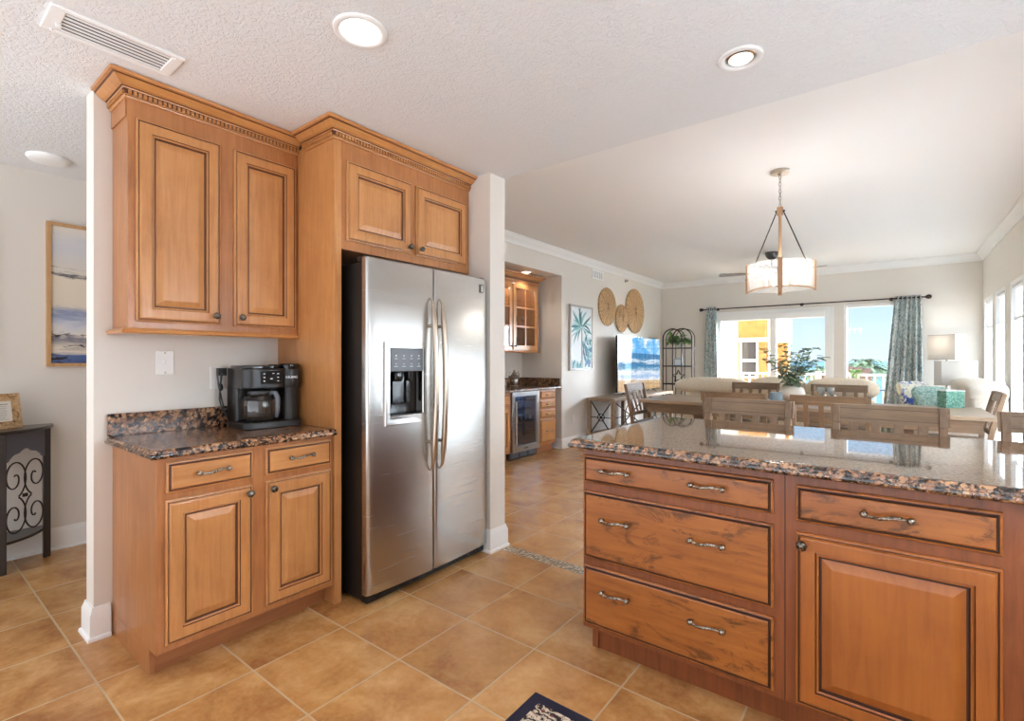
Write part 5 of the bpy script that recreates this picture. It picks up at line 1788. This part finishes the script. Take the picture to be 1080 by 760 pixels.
cand = None
for (x, y, lb) in ((-0.665, 6.93, 'left clear glass goblet on the table right of the vase'), (-0.565, 6.93, 'right clear glass goblet on the table right of the vase')):
    if cand is None:
        cand = thing('goblet', lb, 'glass', (x, y, 0.7605), group='goblets on the dining table')
        MB().lathe([(0.038, 0), (0.038, 0.004), (0.006, 0.010), (0.006, 0.06), (0.03, 0.085), (0.042, 0.12), (0.040, 0.175), (0.036, 0.175), (0.036, 0.12), (0.026, 0.092), (0.001, 0.088)], (x, y, 0.7605), 24).build('glass', WARE, cand, 50)
    else:
        dup(cand, (x, y, 0.7605), 0, lb)
SALT = pbr('dark peppercorns', (52, 46, 44), 0.6)
for (x, y, nm, lb, mt) in ((-0.615, 6.84, 'salt_shaker', 'small grey filled glass shaker between the goblets', GREY_PL), (-0.52, 6.84, 'pepper_shaker', 'small dark filled glass shaker right of the goblets', SALT)):
    t_ = thing(nm, lb, 'shaker', (x, y, 0.7605))
    MB().lathe([(0.022, 0), (0.024, 0.004), (0.021, 0.06), (0.018, 0.075)], (x, y, 0.7605), 16).build('bottle', mt, t_, 40)
    MB().lathe([(0.019, 0.075), (0.02, 0.08), (0.018, 0.092), (0.008, 0.098), (0.001, 0.099)], (x, y, 0.7605), 16).build('cap', CHROME, t_, 40)

TEALM = pbr('mottled sea green glass', (110, 158, 140), 0.25)
_f = noise(TEALM, coords(TEALM), 60, 4, 0.7)
setc(TEALM, ramp(TEALM, _f, [(0.35, (62, 116, 104)), (0.5, (108, 160, 142)), (0.68, (168, 204, 188))]))
tl = thing('tealight_box', 'square mottled sea green box vase near the right end of the table', 'vase', (0.52, 6.93, 0.7605))
Mt = Matrix.Translation((0.50, 6.95, 0.7605)) @ Matrix.Rotation(R(36), 4, 'Z')
MB().prism(rrect(-0.098, 0.098, -0.06, 0.06, 0.012), *XY, 0.0, 0.175).xf(Mt).build('body', TEALM, tl, bevel=0.003)
m = MB()
for (a, b, c, d) in ((-0.099, 0.099, -0.061, -0.052), (-0.099, 0.099, 0.052, 0.061), (-0.099, -0.090, -0.052, 0.052), (0.090, 0.099, -0.052, 0.052)):
    m.box(a, b, c, d, 0.175, 0.185)
m.xf(Mt).build('rim', WHITE_PL, tl)

# ------------------------------------------------------------------ sofas, pillows, lamps
sf = thing('sofa', 'cream upholstered sofa with pillow back turned toward the windows', 'sofa', (-1.5, 8.5, 0))
MB().box(-2.70, -0.20, 8.12, 9.02, 0.06, 0.42).build('base', CREAM, sf, bevel=0.03, seg=3)
for x in (-2.60, -0.30):
    for y in (8.2, 8.92):
        MB().cyl((x, y, 0), (x, y, 0.06), 0.03, n=10).build('foot', ESPR, sf)
MB().box(-2.62, -0.28, 8.12, 8.38, 0.42, 0.80).build('back', CREAM, sf, bevel=0.05, seg=3)
bx = [(-2.86, -1.72), (-1.72, -0.98), (-0.98, -0.12)]
for (a, b) in bx:
    m = MB().cushion(((a + b) / 2, 8.27, 0.845 if a < -2 else 0.86), (b - a, 0.42, 0.27 if a < -2 else 0.30), 12, 0.45, 0.75)
    m.build('back_cushion', CREAM, sf, 180)
for (a, b) in ((-2.42, -1.48), (-1.46, -0.52)):
    MB().cushion(((a + b) / 2, 8.70, 0.49), (b - a, 0.62, 0.18), 10, 0.3, 0.4).build('seat_cushion', CREAM, sf, 180)
for x in (-2.60, -0.30):
    MB().cushion((x, 8.58, 0.46), (0.28, 0.88, 0.46), 10, 0.35, 0.5).build('arm', CREAM, sf, 180)

ls = thing('loveseat', 'puffy ivory loveseat with its back against the side windows', 'sofa', (0.65, 8.1, 0))
MB().box(0.14, 1.00, 7.42, 9.02, 0.06, 0.40).build('base', CREAM2, ls, bevel=0.03, seg=3)
for x in (0.22, 0.92):
    for y in (7.5, 8.94):
        MB().cyl((x, y, 0), (x, y, 0.06), 0.03, n=10).build('foot', ESPR, ls)
for (a, b) in ((7.44, 8.22), (8.22, 9.0)):
    MB().cushion((0.84, (a + b) / 2, 0.66), (0.36, b - a, 0.66), 12, 0.4, 0.55).build('back_cushion', CREAM2, ls, 180)
    MB().cushion((0.83, (a + b) / 2, 0.90), (0.40, b - a + 0.02, 0.26), 12, 0.45, 0.7).build('head_cushion', CREAM2, ls, 180)
    MB().cushion((0.48, (a + b) / 2, 0.47), (0.60, b - a, 0.22), 10, 0.3, 0.45).build('seat_cushion', CREAM2, ls, 180)
for y in (7.50, 8.94):
    MB().cushion((0.54, y, 0.46), (0.80, 0.24, 0.46), 10, 0.35, 0.5).build('arm', CREAM2, ls, 180)

PILL_B = pbr('blue coral print pillow', (230, 226, 206), 0.9, spec=0.2)
_v = coords(PILL_B)
_f = noise(PILL_B, _v, 11, 4, 0.7, 1.6)
_g = noise(PILL_B, _v, 3.0, 2)
_cc = ramp(PILL_B, _f, [(0.49, (228, 224, 208)), (0.53, (70, 96, 160)), (0.62, (46, 66, 128))], 'LINEAR')
setc(PILL_B, mix(PILL_B, ramp(PILL_B, _g, [(0.42, (0, 0, 0)), (0.5, (255, 255, 255))]), (230, 224, 200), _cc))
PILL_G = fabric('sea green print pillow', (176, 198, 188), (112, 146, 138), 40)


def pillow(label, c, s_, rz, tilt, mat_):
    t_ = thing('throw_pillow', label, 'pillow', c, group='pillows on the ivory loveseat')
    M = Matrix.Translation(c) @ Matrix.Rotation(R(rz), 4, 'Z') @ Matrix.Rotation(R(tilt), 4, 'X')
    MB().cushion((0, 0, 0), s_, 12, 0.42, 0.85).xf(M).build('cover', mat_, t_, 180)
    m = MB()
    a, b = s_[0] / 2 * 0.985, s_[1] / 2 * 0.985
    pts = []
    for k in range(40):
        th = 2 * math.pi * k / 40
        sg = lambda x, e_: math.copysign(abs(x) ** e_, x)
        pts.append(V(a * sg(math.cos(th), 0.42), b * sg(math.sin(th), 0.42), 0))
    m.tube(pts, 0.006, 6, closed=True)
    m.xf(M).build('piping', mat_, t_, 60)
    return t_


pillow('cream throw pillow with a blue coral print leaning on the ivory loveseat', (0.28, 8.72, 0.76), (0.46, 0.46, 0.15), 38, 62, PILL_B)
pillow('soft sea green printed throw pillow on the ivory loveseat behind the green box', (0.43, 8.30, 0.74), (0.44, 0.40, 0.15), 30, 60, PILL_G)


def box_shade(m, x0, x1, y0, y1, z0, z1, t_=0.004):
    m.box(x0, x1, y0, y0 + t_, z0, z1).box(x0, x1, y1 - t_, y1, z0, z1).box(x0, x0 + t_, y0 + t_, y1 - t_, z0, z1).box(x1 - t_, x1, y0 + t_, y1 - t_, z0, z1)
    return m


SHADE2 = glassy('white translucent lamp shade', (255, 255, 255), 0.0, haze=0.97, hazec=(218, 214, 208))
NICK2 = pbr('dull nickel', (150, 142, 132), 0.4, 0.8)


def box_lamp(name, label, x0, x1, y0, y1, z0, z1, rz, watts, base_z):
    c = V((x0 + x1) / 2, (y0 + y1) / 2, 0)
    t_ = thing(name, label, 'lamp', (c.x, c.y, base_z))
    M = Matrix.Translation(c) @ Matrix.Rotation(R(rz), 4, 'Z') @ Matrix.Translation(-c)
    box_shade(MB(), x0, x1, y0, y1, z0, z1).xf(M).build('lamp_shade', SHADE2, t_)
    m = MB()
    for z in (z0, z1 - 0.006):
        box_shade(m, x0 - 0.002, x1 + 0.002, y0 - 0.002, y1 + 0.002, z, z + 0.006, 0.008)
    m.xf(M).build('shade_rim', NICK2, t_)
    MB().lathe([(0.09, base_z), (0.09, base_z + 0.015), (0.015, base_z + 0.025), (0.012, z0 + 0.10), (0.018, z0 + 0.12)], c, 20).build('stand', NICK2, t_, 40)
    m = MB().bar((x0 + 0.004, c.y, z0 + 0.05), (x1 - 0.004, c.y, z0 + 0.05), 0.008, 0.006)
    m.xf(M).build('spider', NICK2, t_)
    MB().ball(c + V(0, 0, z0 + 0.17), (0.03, 0.03, 0.045), 10).build('bulb', BULB, t_, 60)
    if watts:
        ld = bpy.data.lights.new('bulb_lamp', 'POINT'); ld.energy = watts; ld.shadow_soft_size = 0.05; ld.color = (1, 0.92, 0.82)
        o = bpy.data.objects.new('bulb_lamp', ld); COL.objects.link(o); o.location = c + V(0, 0, z0 + 0.24)
    return t_


en = thing('end_table', 'small dark end table in the corner carrying the taller lamp', 'table', (0.63, 9.38, 0))
MB().box(0.36, 0.90, 9.12, 9.62, 0.58, 0.61).build('top', ESPR, en, bevel=0.003)
for x in (0.39, 0.87):
    for y in (9.15, 9.59):
        MB().box(x - 0.02, x + 0.02, y - 0.02, y + 0.02, 0, 0.58).build('leg', ESPR, en)
box_lamp('table_lamp', 'white box shade lamp in the corner behind the wide shade', 0.47, 0.79, 9.20, 9.50, 1.265, 1.615, -28, 3, 0.61)
box_lamp('floor_lamp', 'wide white rectangular lamp shade standing in front of the corner lamp', 0.455, 0.945, 9.115 - 0.14, 9.115 - 0.02, 0.915, 1.245, 37, 0, 0.0)

# ------------------------------------------------------------------ curtains
CURT = pbr('teal speckled curtain', (140, 164, 166), 0.85, spec=0.2)
_f = noise(CURT, coords(CURT, (1, 1, 0.55)), 46, 4, 0.75, 0.8)
_g = noise(CURT, coords(CURT, (5, 1, 0.8)), 5, 3, 0.6)
setc(CURT, mix(CURT, 0.25, ramp(CURT, _f, [(0.38, (84, 108, 116)), (0.46, (138, 160, 162)), (0.52, (214, 218, 214)), (0.68, (236, 234, 228))]), ramp(CURT, _g, [(0.4, (80, 108, 116)), (0.6, (208, 214, 208))])))
yc_ = YB - 0.10


def curtain(label, xa, xb, xa2, xb2, n, z0, z1):
    t_ = thing('curtain', label, 'curtain', ((xa + xb) / 2, yc_, z0))

    def fn(u, v):
        z = z0 + (z1 - z0) * v
        k = 1 - v
        a = xa + (xa2 - xa) * k; b = xb + (xb2 - xb) * k
        x = a + (b - a) * u
        return V(x + 0.006 * math.sin(u * n * 2 * math.pi * 2), yc_ + (0.030 + 0.012 * k) * math.sin(u * n * 2 * math.pi) + 0.008 * math.sin(u * 19 + v * 3), z)
    MB().grid(fn, n * 12 + 1, 14).build('drape', CURT, t_, 180, solid=0.004)
    for q in range(n):
        x = xa + (xb - xa) * (q + 0.5) / n
        MB().tube([(x, yc_ + 0.026 * math.cos(2 * math.pi * k / 16), 2.212 + 0.026 * math.sin(2 * math.pi * k / 16)) for k in range(16)], 0.005, 6, closed=True).build('grommet', IRON, t_, 60)
    return t_


curtain('narrow teal speckled curtain panel left of the sliding door', -2.79, -2.60, -2.86, -2.54, 5, 0.02, 2.255)
curtain('wide teal speckled curtain panel right of the far window', 0.045, 0.365, -0.14, 0.40, 6, 0.02, 2.245)
cd_ = thing('curtain_rod', 'thin dark bronze curtain rod above the sliding door and far window', 'curtain rod', (-1.2, yc_, 2.21))
MB().cyl((-2.83, yc_, 2.212), (0.40, yc_, 2.212), 0.011, n=10).build('rod', IRON, cd_, 50)
for x, s_ in ((-2.83, -1), (0.40, 1)):
    MB().lathe([(0.012, 0), (0.016, 0.01), (0.03, 0.03), (0.034, 0.05), (0.026, 0.075), (0.006, 0.085)], (0, 0, 0), 14).xf(Matrix.Translation((x, yc_, 2.212)) @ Matrix.Rotation(R(90 * s_), 4, 'Y')).build('finial', IRON, cd_, 50)
for x in (-2.60, -1.22, 0.0):
    MB().cyl((x, yc_, 2.212), (x, YB, 2.212), 0.008, n=8).cyl((x, YB - 0.006, 2.212), (x, YB, 2.212), 0.028, n=14).build('bracket', IRON, cd_, 50)

# ------------------------------------------------------------------ chandelier and ceiling fan
PX, PY = -0.715, 4.50
ch = thing('chandelier', 'drum chandelier of seeded glass and wood tone straps on a chain', 'chandelier', (PX, PY, 2.2))
MB().lathe([(0.072, ZL), (0.072, ZL - 0.018), (0.066, ZL - 0.024), (0.02, ZL - 0.026), (0.008, ZL - 0.040), (0.001, ZL - 0.041)], (PX, PY, 0), 28).build('canopy', NICKEL, ch, 40)
zt, zb_ = ZL - 0.036, 2.505
nlk = 9
m = MB()
for k in range(nlk):
    zc = zt - (k + 0.5) * (zt - zb_) / nlk
    hh = (zt - zb_) / nlk * 0.68
    a = R(90) * (k % 2) + R(38)
    pts = []
    for q in range(14):
        th = 2 * math.pi * q / 14
        pts.append(V(PX + 0.0085 * math.cos(th) * math.cos(a), PY + 0.0085 * math.cos(th) * math.sin(a), zc + hh * math.sin(th)))
    m.tube(pts, 0.0026, 6, closed=True)
m.tube([(PX + 0.006 * math.sin(k * 1.3), PY + 0.006 * math.cos(k * 1.1), zt - k * (zt - zb_) / 12) for k in range(13)], 0.0016, 5)
m.build('chain', NICKEL, ch, 60)
MB().prism(rrect(-0.021, 0.021, -0.021, 0.021, 0.004), (PX, PY, 0), (1, 0, 0), (0, 1, 0), 2.44, 2.505).build('hub', WARM_M, ch, bevel=0.002)
MB().cyl((PX, PY, 1.86), (PX, PY, 2.44), 0.0115, n=12).build('stem', WARM_M, ch, 50)
zd0, zd1, RD = 1.838, 2.045, 0.232
fa = math.atan2(-PY, -PX)             # toward the kitchen
ANG = [fa + R(k * 90) for k in range(4)]
for a in ANG:
    ca, sa = math.cos(a), math.sin(a)
    U, Wv = V(-sa, ca, 0), V(0, 0, 1)
    MB().box(-0.017, 0.017, -0.008, 0.008, zd0 - 0.022, zd1 + 0.012).xf(Matrix.Translation((PX + (RD + 0.012) * ca, PY + (RD + 0.012) * sa, 0)) @ Matrix.Rotation(a + R(90), 4, 'Z')).build('strap', WARM_M, ch, bevel=0.002)
    m = MB()
    pts = [V(PX + r_ * ca, PY + r_ * sa, z) for r_, z in ((0.02, zd0 + 0.035), (0.12, zd0 + 0.022), (0.20, zd0 + 0.006), (RD + 0.012, zd0 - 0.012))]
    for p, q in zip(pts[:-1], pts[1:]):
        m.bar(p, q, 0.024, 0.010)
    m.build('arm', WARM_M, ch)
    pts = []
    n = 14
    m = MB()
    for k in range(n + 1):
        b = a + R(4.5) + R(81) * k / n
        for z in (zd0, zd1):
            m.v.append(V(PX + RD * math.cos(b), PY + RD * math.sin(b), z))
    for k in range(n):
        m.f.append([2 * k, 2 * k + 2, 2 * k + 3, 2 * k + 1]); m.m.append(0)
    m.build('glass_panel', SEEDED, ch, 180)
for s_ in (1, 3):
    a = ANG[s_]
    m = MB().tube([(PX + 0.022 * math.cos(a), PY + 0.022 * math.sin(a), 2.475), (PX + 0.190 * math.cos(a), PY + 0.190 * math.sin(a), zd1 - 0.01)], 0.0045, 8)
    m.ball((PX + 0.027 * math.cos(a), PY + 0.027 * math.sin(a), 2.472), 0.010, 8)
    m.build('suspension_rod', IRON, ch, 60)
MB().lathe([(0.03, zd0 + 0.02), (0.034, zd0 + 0.03), (0.03, zd0 + 0.045), (0.012, zd0 + 0.05)], (PX, PY, 0), 18).ball((PX, PY, zd0 + 0.012), 0.014, 8).build('finial', WARM_M, ch, 50)
BULBC = pbr('glowing chandelier bulb', (255, 250, 240), 0.4, emit=(255, 249, 240), estr=9.0)
CAND = pbr('candle sleeve', (226, 214, 196), 0.5)
CH_WATTS = 1.3
for k in range(5):
    a = fa + R(36 + 72 * k)
    x, y = PX + 0.110 * math.cos(a), PY + 0.110 * math.sin(a)
    m = MB().tube([(PX + 0.03 * math.cos(a), PY + 0.03 * math.sin(a), zd0 + 0.035), (PX + 0.09 * math.cos(a), PY + 0.09 * math.sin(a), zd0 + 0.022), (x, y, zd0 + 0.03)], 0.005, 6).cyl((x, y, zd0 + 0.03), (x, y, zd0 + 0.085), 0.010, n=10)
    s_ = m.build('candle_arm', CAND, ch, 50)
    MB().lathe([(0.008, zd0 + 0.085), (0.016, zd0 + 0.10), (0.019, zd0 + 0.115), (0.012, zd0 + 0.138), (0.001, zd0 + 0.155)], (x, y, 0), 14).build('bulb', BULBC, s_, 60)
    ld = bpy.data.lights.new('chandelier_lamp', 'POINT'); ld.energy = CH_WATTS; ld.shadow_soft_size = 0.03; ld.color = (1, 0.97, 0.93)
    o = bpy.data.objects.new('chandelier_lamp', ld); COL.objects.link(o); o.location = (x, y, zd0 + 0.19)

FXX, FYY = -1.354, 7.857
fan = thing('ceiling_fan', 'grey ceiling fan behind the chandelier over the living room', 'ceiling fan', (FXX, FYY, 2.5))
MB().lathe([(0.085, ZL), (0.085, ZL - 0.02), (0.075, ZL - 0.06), (0.05, ZL - 0.09), (0.03, ZL - 0.105), (0.001, ZL - 0.106)], (FXX, FYY, 0), 24).build('canopy', FAN_D, fan, 40)
MB().cyl((FXX, FYY, 2.58), (FXX, FYY, 2.70), 0.014, n=10).build('downrod', FAN_D, fan, 40)
MB().lathe([(0.04, 2.60), (0.09, 2.59), (0.12, 2.56), (0.125, 2.50), (0.10, 2.47), (0.05, 2.455), (0.001, 2.452)], (FXX, FYY, 0), 28).build('motor', FAN_D, fan, 40)
for k in range(5):
    a = R(128 + 72 * k)
    M = Matrix.Translation((FXX, FYY, 2.505)) @ Matrix.Rotation(a, 4, 'Z') @ Matrix.Rotation(R(9), 4, 'X')
    m = MB().prism([(0.19, -0.045), (0.66, -0.065), (0.69, -0.055), (0.70, -0.03), (0.70, 0.03), (0.69, 0.055), (0.66, 0.065), (0.19, 0.045)], (0, 0, 0), (1, 0, 0), (0, 1, 0), -0.003, 0.003)
    b_ = m.xf(M).build('blade', FAN_B, fan)
    MB().box(0.10, 0.25, -0.02, 0.02, 0.003, 0.008).xf(M).build('blade_arm', FAN_D, b_)

# ------------------------------------------------------------------ beyond the windows
STUC_Y = pbr('ochre stucco', (214, 160, 88), 0.9)
_f = noise(STUC_Y, coords(STUC_Y), 5, 5, 0.7)
setc(STUC_Y, ramp(STUC_Y, _f, [(0.35, (158, 110, 58)), (0.65, (174, 126, 72))]))
STUC_W = pbr('white stucco', (238, 236, 232), 0.9)
STUC_P = pbr('pale peach stucco', (232, 212, 186), 0.9)
PANE_D = pbr('dark window pane', (58, 54, 54), 0.08)
RAILP = pbr('cream railing paint', (226, 216, 202), 0.6)
struct('balcony_floor', MB().box(-5.0, 3.2, YB + 0.15, 11.15, -0.25, -0.02), STUC_P)
br = thing('balcony_railing', 'cream balcony railing with upright balusters outside the sliding door', 'railing', (-1.0, 11.0, 0))
MB().box(-4.6, 3.0, 10.92, 11.02, 0.965, 1.005).build('top_rail', RAILP, br, bevel=0.004)
MB().box(-4.6, 3.0, 10.945, 10.995, 0.08, 0.12).build('bottom_rail', RAILP, br)
bal = None
x = -4.5
while x < 2.95:
    if bal is None:
        bal = MB().box(-0.016, 0.016, -0.016, 0.016, 0.12, 0.965).build('baluster', RAILP)
        bal.parent = br
        bal.location = V(x, 10.97, 0) - br.location
    else:
        c = bal.copy(); COL.objects.link(c); c.location = V(x, 10.97, 0) - br.location
    x += 0.122
for x in (-4.55, -1.10, 0.62, 2.95):
    MB().box(x - 0.045, x + 0.045, 10.925, 11.015, -0.02, 1.04).build('post', RAILP, br)

fc_ = MB().box(-40, -4.62, YB + 0.05, YB + 0.3, -14, 8).box(-4.62, XR + 0.15, YB + 0.05, YB + 0.3, ZL + 0.1, 8).box(-4.62, XR + 0.15, YB + 0.05, YB + 0.15, -14, -0.26)  # unseen facade, added to shade the building opposite from the sky
struct('facade_sky_block', fc_, STUC_P)
nb = thing('apartment_building', 'white and ochre stucco apartment building across the sliding door view', 'building', (-6, 17, -12))
gy = 16.0
MB().box(-12.0, -3.62, gy, gy + 6, -12, 9).build('wall', STUC_W, nb)
MB().box(-3.62, -2.86, gy - 0.25, gy + 2.5, -12, 9).build('ochre_bay', STUC_Y, nb)
MB().box(-2.86, -2.62, gy - 0.1, gy + 0.6, -12, 9).build('peach_strip', STUC_P, nb)
m = MB().box(-2.62, -2.32, gy - 0.05, gy + 0.5, 1.75, 9)
m.build('upper_balcony_wall', STUC_W, nb)
MB().box(-2.62, -2.36, gy + 0.1, gy + 0.5, -12, 1.75).build('recess_wall', STUC_Y, nb)
MB().box(-2.40, -2.29, gy - 0.10, gy + 0.4, 2.55, 2.95).build('cornice_block', STUC_Y, nb)
MB().box(-3.64, -2.84, gy - 0.30, gy - 0.25, 1.78, 1.90).build('string_course', STUC_P, nb)


def far_window(x0, x1, z0, z1, y, parent, rows=2):
    m = MB().panel((x0, y, z0), (1, 0, 0), (0, 0, 1), x1 - x0, z1 - z0, [(0, 0), (0, 0.06), (0.05, 0.06), (0.05, 0.02)], None, back=False)
    del m.f[-1]; del m.m[-1]
    for q in range(1, rows):
        zz = z0 + (z1 - z0) * (0.46 if rows == 2 else q / rows)
        m.box(x0 + 0.05, x1 - 0.05, y - 0.06, y - 0.02, zz - 0.04, zz + 0.04)
    w_ = m.build('window', TRIM, parent)
    MB().box(x0 + 0.05, x1 - 0.05, y - 0.02, y - 0.005, z0 + 0.05, z1 - 0.05).build('pane', PANE_D, w_)


far_window(-3.56, -3.06, 0.72, 1.84, gy - 0.25, nb)
far_window(-3.56, -3.06, -2.3, -1.1, gy - 0.25, nb)
far_window(-3.50, -3.10, 0.20, 0.52, gy - 0.25, nb, 3)
far_window(-4.62, -4.24, 0.95, 1.95, gy, nb, 1)
MB().box(-4.24, -4.14, gy - 0.03, gy, 0.95, 1.95).build('ochre_shutter', STUC_Y, nb)
far_window(-2.82, -2.66, 0.9, 1.78, gy - 0.1, nb, 1)

SEA = pbr('sea water', (40, 76, 90), 0.4)
_v = coords(SEA, (0.02, 0.10, 1))
_f = noise(SEA, _v, 1.0, 4, 0.6)
setc(SEA, ramp(SEA, _f, [(0.35, (48, 82, 94)), (0.62, (66, 102, 112)), (0.76, (120, 140, 144))]))
struct('sea', MB().add([(-3000, 60, -14), (3000, 60, -14), (3000, 4500, -14), (-3000, 4500, -14)], [(0, 1, 2, 3)]), SEA)
SANDM = pbr('beach sand', (214, 200, 178), 0.9)
struct('beach', MB().add([(-300, 11.2, -14.01), (300, 11.2, -14.01), (300, 62, -14.01), (-300, 62, -14.01)], [(0, 1, 2, 3)]), SANDM)

FENCE = pbr('dark brown fence boards', (92, 76, 76), 0.8)
fe = thing('slat_fence', 'dark brown board screen outside the right window', 'fence', (-0.1, 12.6, 0))
for k in range(5):
    MB().box(-1.10 + k * 0.16, -0.965 + k * 0.16, 12.58, 12.61, -0.4, 1.18 - 0.025 * k).build('board', FENCE, fe)
MB().box(-1.12, -0.30, 12.61, 12.65, 0.9, 0.97).build('cross_rail', FENCE, fe)
struct('terrace_ground', MB().box(-2.4, 3.5, 11.15, 19.5, -0.5, -0.38), STUC_P)

PALM = pbr('palm frond', (96, 124, 92), 0.7)
_f = noise(PALM, coords(PALM), 3, 3)
setc(PALM, ramp(PALM, _f, [(0.35, (58, 86, 60)), (0.65, (124, 146, 112))]))
rp2 = random.Random(21)


def palm(label, x, y, zb, zc, r_, nf):
    t_ = thing('palm_tree', label, 'palm tree', (x, y, zb), group='palms outside the right window')
    MB().tube([(x, y, zb), (x + 0.05, y, (zb + zc) / 2), (x, y, zc)], [0.14, 0.12, 0.10], 10).build('trunk', TWIG, t_, 60)
    for k in range(nf):
        m = MB()
        a = rp2.uniform(0, 6.283); el = rp2.uniform(-0.3, 1.15)
        L = r_ * rp2.uniform(0.75, 1.1)
        d = V(math.cos(a) * math.cos(el), math.sin(a) * math.cos(el), math.sin(el))
        pts = [V(x, y, zc) + d * L * t_ + V(0, 0, -0.55 * L * t_ * t_) for t_ in [q / 8 for q in range(9)]]
        m.tube(pts, 0.008, 4)
        for q in range(2, 9):
            for s_ in (-1, 1):
                dd = (pts[q] - pts[q - 1]).normalized()
                sd = dd.cross(V(0, 0, 1)).normalized() * s_
                leaf(m, pts[q], (dd * 0.75 + sd * 0.8 + V(0, 0, -0.15)), L * 0.30, 0.05)
                leaf(m, pts[q].lerp(pts[q - 1], 0.5), (dd * 0.75 + sd * 0.8 + V(0, 0, 0.05)), L * 0.30, 0.05)
        m.build('frond', PALM, t_, recalc=False)
    return t_


palm('bushy palm at the middle of the right window view', -0.62, 16.4, -0.38, 1.06, 0.60, 34)
palm('bushy palm at the right of the right window view, beside the curtain', 0.40, 14.4, -0.38, 0.98, 0.45, 26)
palm('lower palm at the left of the right window view, behind the fence', -1.75, 18.5, -0.38, 0.88, 0.50, 20)

POTM = pbr('brown clay pot', (120, 86, 62), 0.7)
pt = thing('planter', 'brown pot with a small green shrub by the balcony railing', 'plant', (-0.52, 10.55, -0.02))
MB().lathe([(0.09, -0.02), (0.12, 0.3), (0.13, 0.9), (0.14, 0.93), (0.12, 0.93), (0.001, 0.90)], (-0.50, 10.55, 0), 18).build('pot', POTM, pt, 40)
m = MB(); rz_ = random.Random(4)
for k in range(70):
    a = rz_.uniform(0, 6.28); b = rz_.uniform(0, 0.08)
    leaf(m, (-0.50 + b * math.cos(a), 10.55 + b * math.sin(a), 0.93 + rz_.uniform(0, 0.13)), (math.cos(a), math.sin(a), rz_.uniform(0.0, 1.2)), 0.08, 0.035)
m.build('shrub', LEAF, pt, recalc=False)
ptb = thing('patio_table', 'thin metal patio table on the balcony right of the planter', 'table', (0.1, 10.45, -0.02))
MB().lathe([(0.36, 0.74), (0.37, 0.75), (0.36, 0.765), (0.001, 0.765)], (0.13, 10.45, 0), 28).build('top', GREY_PL, ptb, 40)
MB().cyl((0.13, 10.45, 0.0), (0.13, 10.45, 0.74), 0.025, n=10).lathe([(0.22, -0.02), (0.22, 0.0), (0.02, 0.02)], (0.13, 10.45, 0), 20).build('pedestal', GREY_PL, ptb, 40)
